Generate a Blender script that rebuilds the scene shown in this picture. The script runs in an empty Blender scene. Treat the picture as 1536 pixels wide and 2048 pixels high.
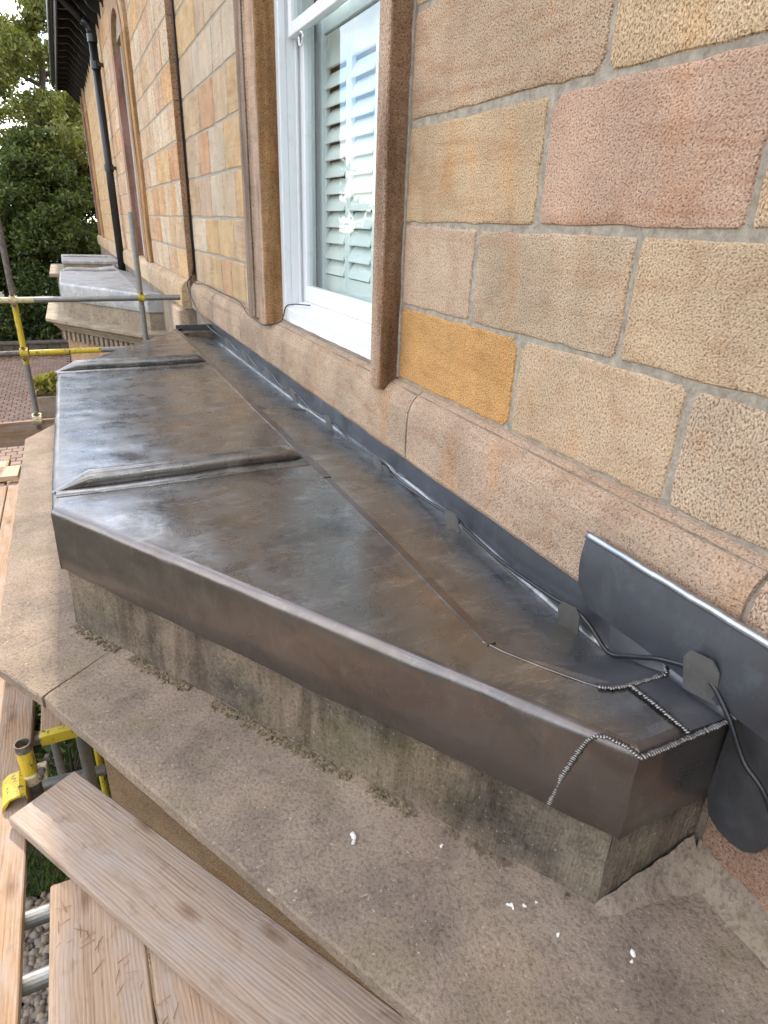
import bpy, bmesh, math, random
import numpy as np
from mathutils import Vector, Matrix, noise

# ------------------------------------------------------------------ camera
scene = bpy.context.scene
COL = scene.collection
R = math.radians
yaw, pitch, roll = R(26.305), R(-24.687), R(2.311)
Fw = Vector((math.sin(yaw)*math.cos(pitch), math.cos(yaw)*math.cos(pitch), math.sin(pitch)))
Rt0 = Vector((math.cos(yaw), -math.sin(yaw), 0)); Up0 = Rt0.cross(Fw)
Rt = Rt0*math.cos(roll) + Up0*math.sin(roll); Up = -Rt0*math.sin(roll) + Up0*math.cos(roll)
cam_d = bpy.data.cameras.new('camera'); cam = bpy.data.objects.new('camera', cam_d); COL.objects.link(cam)
cam_d.sensor_fit = 'VERTICAL'; cam_d.sensor_height = 36.0; cam_d.lens = 1242.0/2048.0*36.0
cam_d.clip_start = 0.02; cam_d.clip_end = 2000
M3 = Matrix((Rt, Up, -Fw)).transposed()
cam.matrix_world = Matrix.Translation((-1.25, 0, 0)) @ M3.to_4x4()
scene.camera = cam

# ------------------------------------------------------------------ sky, sun, exposure
SUN = Vector((0.09, 0.70, 0.70)).normalized()
world = bpy.data.worlds.new('World'); scene.world = world; world.use_nodes = True
wn, wl = world.node_tree.nodes, world.node_tree.links
wn.clear()
sky = wn.new('ShaderNodeTexSky'); sky.sky_type = 'NISHITA'; sky.sun_disc = False
sky.sun_elevation = math.asin(SUN.z); sky.sun_rotation = math.atan2(SUN.x, SUN.y)
sky.air_density = 1.0; sky.dust_density = 0.1; sky.ozone_density = 2.5
wtc = wn.new('ShaderNodeTexCoord')
wmap = wn.new('ShaderNodeMapping'); wmap.inputs['Scale'].default_value = (1, 1, 2.2); wmap.inputs['Location'].default_value = (.75, .35, .2)
wno = wn.new('ShaderNodeTexNoise'); wno.inputs['Scale'].default_value = 2.6; wno.inputs['Detail'].default_value = 8; wno.inputs['Roughness'].default_value = 0.58
wra = wn.new('ShaderNodeValToRGB'); wra.color_ramp.elements[0].position = 0.43; wra.color_ramp.elements[1].position = 0.60
wmx = wn.new('ShaderNodeMix'); wmx.data_type = 'RGBA'; wmx.inputs[7].default_value = (11.0, 10.6, 10.0, 1)
wbg = wn.new('ShaderNodeBackground'); wbg.inputs['Strength'].default_value = 0.15
wo = wn.new('ShaderNodeOutputWorld')
wl.new(wtc.outputs['Generated'], wmap.inputs['Vector']); wl.new(wmap.outputs['Vector'], wno.inputs['Vector'])
wl.new(wno.outputs['Fac'], wra.inputs['Fac']); wl.new(wra.outputs['Color'], wmx.inputs[0])
wl.new(sky.outputs['Color'], wmx.inputs[6]); wl.new(wmx.outputs[2], wbg.inputs['Color']); wl.new(wbg.outputs['Background'], wo.inputs['Surface'])
sd = bpy.data.lights.new('sun', 'SUN'); sd.energy = 2.0; sd.angle = R(0.9); sd.color = (1.0, 0.93, 0.82)
so = bpy.data.objects.new('sun', sd); COL.objects.link(so); so.rotation_euler = SUN.to_track_quat('Z', 'Y').to_euler(); so.location = SUN*40
scene.view_settings.view_transform = 'Standard'; scene.view_settings.look = 'None'
scene.view_settings.gamma = 1.0; scene.view_settings.exposure = 1.6
scene.view_settings.use_curve_mapping = False
scene.cycles.max_bounces = 8; scene.cycles.transparent_max_bounces = 12
scene.cycles.use_denoising = True

GZ = -4.4            # ground level (camera eye is z = 0)

# ------------------------------------------------------------------ materials
MATS = {}
class NT:
    def __init__(s, name):
        m = bpy.data.materials.new(name); m.use_nodes = True; s.m = m
        s.n, s.l = m.node_tree.nodes, m.node_tree.links; s.n.clear()
        s.out = s.n.new('ShaderNodeOutputMaterial'); s.p = s.n.new('ShaderNodeBsdfPrincipled')
        s.l.new(s.p.outputs[0], s.out.inputs[0]); MATS[name] = m
    def set(s, **k):
        for a, v in k.items(): s.p.inputs[a.replace('_', ' ')].default_value = v
        return s
    def pos(s, scale=(1, 1, 1), kind='world', rot=(0, 0, 0)):
        if kind == 'world': o = s.n.new('ShaderNodeNewGeometry').outputs['Position']
        else: o = s.n.new('ShaderNodeTexCoord').outputs['Object']
        mp = s.n.new('ShaderNodeMapping'); mp.inputs['Scale'].default_value = scale; mp.inputs['Rotation'].default_value = rot
        s.l.new(o, mp.inputs['Vector']); return mp.outputs[0]
    def noise(s, vec, scale, detail=3, rough=.55, dist=0):
        t = s.n.new('ShaderNodeTexNoise'); t.inputs['Scale'].default_value = scale; t.inputs['Detail'].default_value = detail
        t.inputs['Roughness'].default_value = rough; t.inputs['Distortion'].default_value = dist
        s.l.new(vec, t.inputs['Vector']); return t.outputs['Fac']
    def voro(s, vec, scale, feature='F1', rnd=1.0):
        t = s.n.new('ShaderNodeTexVoronoi'); t.voronoi_dimensions = '2D'; t.feature = feature; t.inputs['Scale'].default_value = scale; t.inputs['Randomness'].default_value = rnd
        s.l.new(vec, t.inputs['Vector']); return t.outputs['Distance']
    def ramp(s, fac, stops):
        r = s.n.new('ShaderNodeValToRGB'); e = r.color_ramp.elements
        while len(e) < len(stops): e.new(.5)
        for i, (p, c) in enumerate(stops):
            e[i].position = p; e[i].color = (c, c, c, 1) if isinstance(c, (int, float)) else (*c, 1)
        s.l.new(fac, r.inputs['Fac']); return r.outputs['Color']
    def mix(s, fac, a, b, mode='MIX'):
        x = s.n.new('ShaderNodeMix'); x.data_type = 'RGBA'; x.blend_type = mode
        for i, v in ((0, fac), (6, a), (7, b)):
            if hasattr(v, 'is_output'): s.l.new(v, x.inputs[i])
            elif isinstance(v, (int, float)): x.inputs[i].default_value = v if i == 0 else (v, v, v, 1)
            else: x.inputs[i].default_value = (*v, 1)
        return x.outputs[2]
    def math(s, op, a, b=0.0):
        x = s.n.new('ShaderNodeMath'); x.operation = op
        for i, v in ((0, a), (1, b)):
            if hasattr(v, 'is_output'): s.l.new(v, x.inputs[i])
            else: x.inputs[i].default_value = v
        return x.outputs[0]
    def bump(s, h, strength=.5, dist=.01, prev=None):
        b = s.n.new('ShaderNodeBump'); b.inputs['Strength'].default_value = strength; b.inputs['Distance'].default_value = dist
        s.l.new(h, b.inputs['Height'])
        if prev is not None: s.l.new(prev, b.inputs['Normal'])
        s.l.new(b.outputs[0], s.p.inputs['Normal']); return b.outputs[0]
    def col(s, c): s.l.new(c, s.p.inputs['Base Color']); return s
    def rough(s, c): s.l.new(c, s.p.inputs['Roughness']); return s
    def objcol(s): return s.n.new('ShaderNodeObjectInfo').outputs['Color']

def simple(name, color, rough=.6, metallic=0.0, bump=None, var=.25, vscale=8, kind='world'):
    t = NT(name); t.set(Roughness=rough, Metallic=metallic)
    v = t.pos(kind=kind)
    f = t.noise(v, vscale, 5)
    c = t.mix(t.ramp(f, [(.3, 0.0), (.7, 1.0)]), tuple(x*(1-var) for x in color), tuple(min(1, x*(1+var)) for x in color))
    t.col(c)
    if bump: t.bump(t.noise(v, bump[0], 4), bump[1], bump[2])
    return t.m

# pecked ashlar sandstone: base colour comes from each stone (object colour)
def mk_stone(name, peck, strength, dist, base=None, streak=False, vgrain=False):
    t = NT(name); t.set(Roughness=.92); t.p.inputs['Specular IOR Level'].default_value = .2
    v = t.pos(); oc = base if base else t.objcol()
    big = t.ramp(t.noise(v, 3.2, 4, .6), [(.32, .98), (.68, 1.36)])
    c = t.mix(1.0, oc, big, 'MULTIPLY')
    med = t.noise(v, 9, 6, .7)
    c = t.mix(t.math('MULTIPLY', t.ramp(med, [(.52, 0.0), (.72, 1.0)]), .5), c, t.mix(1.0, c, (.66, .5, .4), 'MULTIPLY'))
    rust = t.noise(t.pos(scale=(1, 1, .5)), 5.5, 3)
    c = t.mix(t.math('MULTIPLY', t.ramp(rust, [(.55, 0.0), (.72, 1.0)]), .4), c, t.mix(1.0, c, (1.15, .82, .5), 'MULTIPLY'))
    rnd = t.n.new('ShaderNodeObjectInfo').outputs['Random']
    p1a = t.noise(t.pos(scale=(1, 1.0, .75), rot=(.6, 0, 0)), peck, 3, .6, .2)
    p1b = t.noise(t.pos(scale=(1, .8, 1.0), rot=(-.5, 0, 0)), peck*1.12, 3, .6, .1)
    pm = t.n.new('ShaderNodeMix'); pm.data_type = 'FLOAT'; t.l.new(t.ramp(rnd, [(.15, 0.0), (.85, 1.0)]), pm.inputs[0]); t.l.new(p1a, pm.inputs[2]); t.l.new(p1b, pm.inputs[3]); p1 = pm.outputs[0]
    bed = t.noise(t.pos(scale=(1, .35, 3.2), rot=(.25, 0, 0)), 7, 5, .6, .6)
    c = t.mix(t.math('MULTIPLY', t.ramp(bed, [(.5, 0.0), (.66, .6)]), rnd), c, t.mix(1.0, c, (.8, .62, .5), 'MULTIPLY'))
    soot = t.noise(v, 2.1, 6, .75, .3)
    c = t.mix(t.ramp(soot, [(.58, 0.0), (.72, .28)]), c, t.mix(1.0, c, (.55, .5, .48), 'MULTIPLY'))
    p2 = t.noise(v, peck*2.1, 2, .6)
    h = t.math('ADD', t.ramp(p1, [(.38, 0.0), (.60, 1.0)]), t.math('MULTIPLY', p2, .5))
    c = t.mix(t.ramp(p1, [(.36, .95), (.49, 0.0)]), c, t.mix(1.0, c, (.36, .285, .24), 'MULTIPLY'))  # pits darkened in the colour, standing in for relief shade
    c = t.mix(t.ramp(p1, [(.51, 0.0), (.65, .8)]), c, t.mix(1.0, c, (1.34, 1.31, 1.26), 'MULTIPLY'))  # ridges lightened in the colour, standing in for light on the relief
    c = t.mix(t.ramp(p2, [(.58, 0.0), (.72, .4)]), c, t.mix(1.0, c, (.6, .52, .48), 'MULTIPLY'))
    if vgrain:
        vg = t.noise(t.pos(scale=(1, 1, .10), rot=(.05, 0, 0)), 14, 5, .65, .4)
        c = t.mix(t.ramp(vg, [(.5, 0.0), (.66, .8)]), c, t.mix(1.0, c, (.95, .66, .4), 'MULTIPLY'))
    if streak:
        st = t.noise(t.pos(scale=(1, 1, .12)), 9, 4, .6)
        c = t.mix(t.ramp(st, [(.45, 0.0), (.65, .75)]), c, t.mix(1.0, c, (.42, .35, .3), 'MULTIPLY'))
    t.col(c); t.bump(h, strength, dist); return t.m
mk_stone('ashlar', 185, .9, .0028)
mk_stone('ashlar_far', 90, .6, .004, vgrain=True)
mk_stone('ashlar_streaked', 170, .7, .0025, streak=True)

def mk_weathered(name, lo, hi, peck, droved=False, green=.4):
    t = NT(name); t.set(Roughness=.95); t.p.inputs['Specular IOR Level'].default_value = .15
    v = t.pos()
    c = t.mix(t.ramp(t.noise(v, 4.5, 6, .62), [(.35, 0.0), (.66, 1.0)]), lo, hi)
    g = t.noise(v, 3.1, 5, .7)
    c = t.mix(t.math('MULTIPLY', t.ramp(g, [(.5, 0.0), (.68, 1.0)]), green), c, (.22, .19, .075))
    pk = t.noise(v, 2.3, 4, .6)
    c = t.mix(t.math('MULTIPLY', t.ramp(pk, [(.48, 0.0), (.66, 1.0)]), .45), c, (.31, .225, .165))
    dk = t.noise(v, 8.5, 6, .7)
    c = t.mix(t.ramp(dk, [(.56, 0.0), (.74, .5)]), c, t.mix(1.0, c, (.38, .34, .32), 'MULTIPLY'))
    p1 = t.noise(v, peck, 4, .65)
    c = t.mix(t.ramp(p1, [(.33, .7), (.52, 0.0)]), c, t.mix(1.0, c, (.45, .42, .4), 'MULTIPLY'))
    sp = t.noise(v, 95, 2, .5)
    c = t.mix(t.ramp(sp, [(.66, 0.0), (.76, .55)]), c, (.55, .5, .42))
    t.col(c)
    h = p1
    if droved:
        w = t.n.new('ShaderNodeTexWave'); w.wave_type = 'BANDS'; w.bands_direction = 'X'; w.inputs['Scale'].default_value = 34
        w.inputs['Distortion'].default_value = 5.0; w.inputs['Detail'].default_value = 2
        t.l.new(t.pos(rot=(0, 0, R(237.4))), w.inputs['Vector'])
        st = t.noise(t.pos(scale=(1, 1, .14)), 10, 4, .65)
        c = t.mix(t.ramp(st, [(.46, 0.0), (.64, .7)]), c, t.mix(1.0, c, (.4, .36, .33), 'MULTIPLY')); t.col(c)
        h = t.math('ADD', p1, t.math('MULTIPLY', w.outputs['Fac'], .16))
    t.bump(h, .9, .006); return t.m
mk_weathered('ledge_stone', (.205, .16, .128), (.345, .272, .21), 105, green=.28)
mk_weathered('upstand_stone', (.085, .072, .06), (.245, .20, .15), 90, droved=True, green=.35)
mk_weathered('old_ledge', (.26, .215, .16), (.42, .35, .26), 40, green=.25)
mk_weathered('old_upstand', (.22, .18, .135), (.37, .30, .22), 40, green=.2)

# new sheet lead: dull metal with brown, blue-grey and pale blooms, scratches
def mk_lead(name, base, brown, blue, rough=(.26, .5), metal=.85, dirt=.5, scr=.5):
    t = NT(name); t.set(Metallic=metal)
    v = t.pos(); b = t.noise(t.pos(scale=(1, 1, 1.6)), 3.3, 5, .6, .8)
    c = t.mix(t.ramp(b, [(.33, 0.0), (.55, 1.0)]), brown, base)
    bl = t.noise(v, 4.6, 6, .68, .4)
    c = t.mix(t.math('MULTIPLY', t.ramp(bl, [(.53, 0.0), (.62, 1.0)]), .6), c, blue)
    pale = t.noise(t.pos(scale=(1, 2.2, 1)), 6.5, 7, .72, .5)
    c = t.mix(t.math('MULTIPLY', t.ramp(pale, [(.53, 0.0), (.70, 1.0)]), dirt), c, tuple(min(1, x*1.75) for x in base))
    sc = t.noise(t.pos(scale=(14, 210, 14), rot=(0, 0, .12)), 1.6, 3, .6, .3)
    sm = t.noise(v, 5.2, 3)
    scm = t.math('MULTIPLY', t.ramp(sc, [(.60, 0.0), (.68, 1.0)]), t.ramp(sm, [(.44, 0.0), (.60, 1.0)]))
    c = t.mix(t.math('MULTIPLY', scm, scr), c, tuple(min(1, x*2.4) for x in base))
    t.col(c)
    r = t.math('ADD', t.math('MULTIPLY', t.noise(v, 7, 6, .7), rough[1]-rough[0]+.3), rough[0]-.15)
    t.rough(t.math('ADD', r, t.math('MULTIPLY', pale, .1)))
    n1 = t.bump(t.noise(v, 5.5, 3, .5), .16, .02)
    t.bump(t.noise(t.pos(scale=(1, 7.0, 1)), 22, 2, .55), .09, .004, n1)
    return t.m
mk_lead('lead', (.28, .272, .265), (.228, .208, .19), (.152, .157, .17), rough=(.13, .34), metal=.92, dirt=.65, scr=.7)
mk_lead('lead_fascia', (.20, .178, .168), (.165, .138, .124), (.145, .138, .14), rough=(.2, .38), dirt=.3, scr=.2)
mk_lead('lead_dark', (.12, .125, .14), (.105, .105, .115), (.16, .18, .21), rough=(.36, .5), dirt=.25, scr=.15)
mk_lead('lead_gutter', (.30, .295, .285), (.25, .235, .21), (.15, .155, .17), rough=(.14, .36), metal=.9, dirt=.65)
mk_lead('lead_patch', (.15, .15, .165), (.13, .125, .135), (.17, .18, .2), rough=(.42, .55), dirt=.2, scr=.2)
mk_lead('old_lead', (.42, .41, .405), (.29, .285, .28), (.27, .30, .35), rough=(.4, .62), metal=.35, dirt=.8, scr=.3)
mk_lead('lead_rim', (.46, .48, .52), (.36, .37, .39), (.3, .33, .38), rough=(.2, .4), metal=.95, dirt=.4, scr=.1)
mk_lead('lead_tab', (.24, .235, .225), (.2, .19, .175), (.17, .175, .185), rough=(.4, .55), dirt=.3, scr=.3)
t = NT('lead_bright'); t.set(Metallic=1.0, Roughness=.4, Base_Color=(.27, .258, .247, 1)); t.bump(t.noise(t.pos(), 300, 2), .3, .001)
t = NT('mortar'); t.set(Roughness=.95)
v = t.pos(); t.col(t.mix(t.ramp(t.noise(v, 30, 6, .75), [(.3, 0.0), (.7, 1.0)]), (.22, .185, .145), (.52, .45, .355))); t.bump(t.noise(v, 60, 6, .75), 1.0, .008)
mk_weathered('cement', (.22, .175, .14), (.36, .295, .23), 75, green=.35)
t = NT('white_paint'); t.set(Roughness=.38); v = t.pos()
t.col(t.mix(t.ramp(t.noise(v, 12, 5, .7), [(.55, 0.0), (.8, 1.0)]), (.76, .77, .78), (.64, .64, .62))); t.bump(t.noise(v, 60, 3), .12, .003)
simple('shutter_paint', (.88, .89, .87), .4, var=.02)
simple('room_wall', (.35, .33, .3), .9, var=.05)
t = NT('glass'); t.n.remove(t.p)
tr = t.n.new('ShaderNodeBsdfTransparent'); tr.inputs[0].default_value = (.93, .97, .96, 1); gl = t.n.new('ShaderNodeBsdfGlossy'); gl.inputs['Roughness'].default_value = .004
fr = t.n.new('ShaderNodeFresnel'); fr.inputs['IOR'].default_value = 1.85; mx = t.n.new('ShaderNodeMixShader')
bm_ = t.n.new('ShaderNodeBump'); bm_.inputs['Strength'].default_value = .05; bm_.inputs['Distance'].default_value = .02
t.l.new(t.noise(t.pos(), 3.5, 2), bm_.inputs['Height']); t.l.new(bm_.outputs[0], gl.inputs['Normal'])
bf = t.n.new('ShaderNodeNewGeometry').outputs['Backfacing']
t.l.new(t.math('MULTIPLY', fr.outputs[0], t.math('SUBTRACT', 1.0, bf)), mx.inputs[0]); t.l.new(tr.outputs[0], mx.inputs[1]); t.l.new(gl.outputs[0], mx.inputs[2]); t.l.new(mx.outputs[0], t.out.inputs[0])
t = NT('dark_glass'); t.set(Base_Color=(.03, .04, .035, 1), Roughness=.06)
simple('black_iron', (.012, .012, .013), .34, var=.3)
simple('black_timber', (.010, .009, .009), .55, var=.3)
simple('gutter_brown', (.055, .042, .034), .5, var=.3)
simple('rubber', (.012, .012, .013), .24, var=.2)
t = NT('galvanised'); t.set(Metallic=.75); v = t.pos()
t.col(t.mix(t.noise(v, 22, 6, .7), (.17, .17, .165), (.40, .39, .37))); t.rough(t.ramp(t.noise(v, 40, 4), [(.3, .38), (.7, .62)])); t.bump(t.noise(v, 120, 3), .2, .002)
t = NT('rusty_steel'); t.set(Metallic=.4, Roughness=.7); v = t.pos()
t.col(t.mix(t.ramp(t.noise(v, 30, 6, .7), [(.4, 0.0), (.6, 1.0)]), (.10, .085, .075), (.20, .175, .155))); t.bump(t.noise(v, 90, 4), .3, .002)
t = NT('yellow_steel'); t.set(Roughness=.5); v = t.pos()
w = t.noise(t.pos(scale=(1, 1, .35)), 42, 6, .72)
t.col(t.mix(t.ramp(w, [(.55, 0.0), (.60, 1.0)]), (.58, .43, .035), (.10, .085, .06))); t.bump(w, .3, .002)
t = NT('cream_steel'); t.set(Roughness=.5); v = t.pos()
t.col(t.mix(t.ramp(t.noise(v, 50, 6, .72), [(.5, 0.0), (.62, 1.0)]), (.62, .52, .30), (.25, .22, .17)))
# sawn scaffold board, grain along local x, tone from object colour
t = NT('board'); t.set(Roughness=.82); t.p.inputs['Specular IOR Level'].default_value = .25
oc = t.objcol()
wrp = t.noise(t.pos(scale=(1.1, 5, 5), kind='object'), 2.2, 2, .5)
g1 = t.n.new('ShaderNodeTexNoise'); g1.inputs['Scale'].default_value = 1.0; g1.inputs['Detail'].default_value = 5; g1.inputs['Roughness'].default_value = .68; g1.inputs['Distortion'].default_value = 1.2
t.l.new(t.pos(scale=(3.2, 130, 130), kind='object'), g1.inputs['Vector'])
g2 = t.n.new('ShaderNodeTexWave'); g2.wave_type = 'BANDS'; g2.bands_direction = 'Y'; g2.inputs['Scale'].default_value = 30; g2.inputs['Distortion'].default_value = 9; g2.inputs['Detail'].default_value = 3; g2.inputs['Detail Scale'].default_value = .45
t.l.new(t.pos(scale=(.32, 1, 1), kind='object'), g2.inputs['Vector'])
c = t.mix(t.ramp(g1.outputs['Fac'], [(.36, .55), (.54, 0.0)]), oc, t.mix(1.0, oc, (.48, .40, .34), 'MULTIPLY'))
c = t.mix(t.math('MULTIPLY', g2.outputs['Fac'], .22), c, t.mix(1.0, c, (.6, .5, .42), 'MULTIPLY'))
gry = t.noise(t.pos(scale=(1.2, 3, 3), kind='object'), 3.2, 5, .65)
c = t.mix(t.math('MULTIPLY', t.ramp(gry, [(.45, 0.0), (.68, 1.0)]), .6), c, (.38, .33, .30))
drt = t.noise(t.pos(scale=(2, 3, 3), kind='object'), 5, 5, .7)
c = t.mix(t.ramp(drt, [(.56, 0.0), (.75, .65)]), c, t.mix(1.0, c, (.5, .38, .3), 'MULTIPLY'))
kn = t.voro(t.pos(scale=(2.6, 6.5, 1), kind='object'), .9)
c = t.mix(t.ramp(kn, [(.02, .7), (.13, 0.0)]), c, t.mix(1.0, c, (.42, .3, .22), 'MULTIPLY'))
t.col(c)
t.bump(t.math('ADD', g1.outputs['Fac'], t.math('MULTIPLY', g2.outputs['Fac'], .3)), .7, .0022)
def mk_leaf(name, a, b, trans=.35):
    t = NT(name); t.set(Roughness=.5)
    rnd = t.n.new('ShaderNodeNewGeometry').outputs['Random Per Island']
    c = t.mix(rnd, a, b); t.col(c)
    tl = t.n.new('ShaderNodeBsdfTranslucent'); mx = t.n.new('ShaderNodeMixShader'); mx.inputs[0].default_value = trans
    t.l.new(t.mix(1.0, c, (1.25, 1.3, .5), 'MULTIPLY'), tl.inputs['Color'])
    t.l.new(t.p.outputs[0], mx.inputs[1]); t.l.new(tl.outputs[0], mx.inputs[2]); t.l.new(mx.outputs[0], t.out.inputs[0])
mk_leaf('leaf_green', (.04, .068, .015), (.14, .165, .042))
mk_leaf('leaf_olive', (.08, .10, .022), (.25, .25, .065))
mk_leaf('leaf_dark', (.03, .055, .013), (.10, .13, .035))
mk_leaf('leaf_yellow', (.16, .17, .03), (.34, .30, .07))
simple('bark', (.06, .045, .032), .95, bump=(30, .9, .02), var=.4)
simple('soil', (.06, .055, .03), 1.0, bump=(12, .8, .03), var=.5, vscale=2)
simple('grass_blade', (.075, .13, .022), .6, var=.5, vscale=20)
t = NT('pebble'); t.set(Roughness=.65); rnd = t.n.new('ShaderNodeNewGeometry').outputs['Random Per Island']
t.col(t.ramp(rnd, [(0, (.13, .10, .075)), (.35, (.24, .19, .14)), (.7, (.15, .13, .115)), (1, (.28, .22, .16))]))
t = NT('paver'); t.set(Roughness=.9); rnd = t.n.new('ShaderNodeNewGeometry').outputs['Random Per Island']; v = t.pos()
t.col(t.mix(t.math('MULTIPLY', t.noise(v, 1.2, 5, .7), .6), t.ramp(rnd, [(0, (.17, .105, .08)), (.5, (.22, .135, .105)), (1, (.28, .18, .14))]), (.30, .23, .18)))
simple('dry_leaf', (.30, .17, .09), .8, var=.5, vscale=30)
simple('moss', (.175, .135, .085), 1.0, bump=(120, .9, .006), var=.6, vscale=60)
simple('dropping', (.75, .74, .70), .8, var=.1)
simple('dark_stone', (.10, .085, .065), .95, bump=(18, .8, .02), var=.4, vscale=4)

# ------------------------------------------------------------------ mesh helpers
def mk(name, verts, faces, mat, parent=None, smooth=False, color=None, bevel=0, recalc=True, seg=1):
    me = bpy.data.meshes.new(name); me.from_pydata([tuple(v) for v in verts], [], [tuple(f) for f in faces])
    if recalc or bevel:
        bm = bmesh.new(); bm.from_mesh(me)
        if bevel: bmesh.ops.bevel(bm, geom=bm.edges[:], offset=bevel, segments=seg, affect='EDGES', profile=.5)
        bmesh.ops.recalc_face_normals(bm, faces=bm.faces[:]); bm.to_mesh(me); bm.free()
    me.materials.append(MATS[mat])
    if smooth: me.polygons.foreach_set('use_smooth', [True]*len(me.polygons))
    o = bpy.data.objects.new(name, me); COL.objects.link(o)
    if parent is not None: o.parent = parent
    if color is not None: o.color = (*color, 1)
    return o
def tag(o, label, cat, group=None):
    o['label'] = label; o['category'] = cat
    if group: o['group'] = group
    return o
def thing(name, label, cat, loc=(0, 0, 0), group=None):
    o = bpy.data.objects.new(name, None); COL.objects.link(o); o.empty_display_size = .2
    # geometry is written in world metres, so the empty stays at the origin unless loc is given
    o.location = loc; return tag(o, label, cat, group)
class MB:
    def __init__(s): s.v, s.f = [], []
    def add(s, v, f):
        n = len(s.v); s.v += [Vector(p) for p in v]; s.f += [tuple(i+n for i in q) for q in f]; return s
    def box(s, lo, hi):
        x0, y0, z0 = lo; x1, y1, z1 = hi
        return s.add([(x0, y0, z0), (x1, y0, z0), (x1, y1, z0), (x0, y1, z0), (x0, y0, z1), (x1, y0, z1), (x1, y1, z1), (x0, y1, z1)],
                     [(0, 3, 2, 1), (4, 5, 6, 7), (0, 1, 5, 4), (1, 2, 6, 5), (2, 3, 7, 6), (3, 0, 4, 7)])
    def tube(s, path, r, n=10, caps=True, taper=None):
        path = [Vector(p) for p in path]; rings = []
        for i, p in enumerate(path):
            d = (path[min(i+1, len(path)-1)] - path[max(i-1, 0)]).normalized()
            a = Vector((0, 0, 1)) if abs(d.z) < .9 else Vector((1, 0, 0))
            u = d.cross(a).normalized(); w = d.cross(u)
            rr = r if taper is None else r*(1 + (taper-1)*i/(len(path)-1))
            rings.append([p + u*math.cos(2*math.pi*k/n)*rr + w*math.sin(2*math.pi*k/n)*rr for k in range(n)])
        b = len(s.v)
        for q in rings: s.v += q
        for i in range(len(path)-1):
            for k in range(n): s.f.append((b+i*n+k, b+i*n+(k+1) % n, b+(i+1)*n+(k+1) % n, b+(i+1)*n+k))
        if caps: s.f.append(tuple(b+k for k in range(n))[::-1]); s.f.append(tuple(b+(len(path)-1)*n+k for k in range(n)))
        return s
    def prism(s, poly, vec):
        n = len(poly); vec = Vector(vec)
        return s.add([Vector(p) for p in poly] + [Vector(p)+vec for p in poly],
                     [tuple(range(n))[::-1], tuple(range(n, 2*n))] + [(i, (i+1) % n, n+(i+1) % n, n+i) for i in range(n)])
    def build(s, name, mat, parent=None, **k): return mk(name, s.v, s.f, mat, parent, **k)

def loft(A, B, n, closed=False, jit=0.0, scale=9.0, seed=0, skip=()):
    """sections A, B (lists of points) joined in n steps; jit displaces by smooth noise (not the points in skip)"""
    A = [Vector(p) for p in A]; B = [Vector(p) for p in B]; m = len(A); V, Fc = [], []
    for i in range(n+1):
        t = i/n
        for k in range(m):
            p = A[k].lerp(B[k], t)
            if jit and k not in skip:
                p = p + noise.noise_vector(p*scale + Vector((seed*7.1, seed*3.3, 0)))*jit + noise.noise_vector(p*scale*4 + Vector((seed, 0, 0)))*jit*.45
            V.append(p)
    mm = m if closed else m-1
    for i in range(n):
        for k in range(mm): Fc.append((i*m+k, i*m+(k+1) % m, (i+1)*m+(k+1) % m, (i+1)*m+k))
    if closed: Fc.append(tuple(range(m))[::-1]); Fc.append(tuple(n*m+k for k in range(m)))
    return V, Fc

def lerp_tab(tab, x):
    if x <= tab[0][0]: return tab[0][1]
    for (a, va), (b, vb) in zip(tab, tab[1:]):
        if x <= b: return va + (vb-va)*(x-a)/(b-a)
    return tab[-1][1]

def clip_grid(poly, step, zf, step2=None):
    """dense grid inside a convex plan polygon, heights from zf(x, y)"""
    xs = [p[0] for p in poly]; ys = [p[1] for p in poly]
    nx = max(2, int((max(xs)-min(xs))/step)); ny = max(2, int((max(ys)-min(ys))/(step2 or step)))
    bm = bmesh.new(); G = {}
    for i in range(nx+1):
        for j in range(ny+1):
            G[i, j] = bm.verts.new((min(xs)+(max(xs)-min(xs))*i/nx, min(ys)+(max(ys)-min(ys))*j/ny, 0))
    for i in range(nx):
        for j in range(ny): bm.faces.new((G[i, j], G[i+1, j], G[i+1, j+1], G[i, j+1]))
    c = Vector((sum(xs)/len(xs), sum(ys)/len(ys), 0))
    for a, b in zip(poly, poly[1:]+poly[:1]):
        a = Vector((a[0], a[1], 0)); b = Vector((b[0], b[1], 0)); d = (b-a).normalized(); nn = Vector((d.y, -d.x, 0))
        if nn.dot(c-a) > 0: nn = -nn
        bmesh.ops.bisect_plane(bm, geom=bm.verts[:]+bm.edges[:]+bm.faces[:], plane_co=a, plane_no=nn, clear_outer=True, dist=1e-6)
    for v in bm.verts: v.co.z = zf(v.co.x, v.co.y)
    bm.verts.index_update()
    V = [v.co.copy() for v in bm.verts]; Fc = [tuple(v.index for v in f.verts) for f in bm.faces]; bm.free(); return V, Fc

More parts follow.
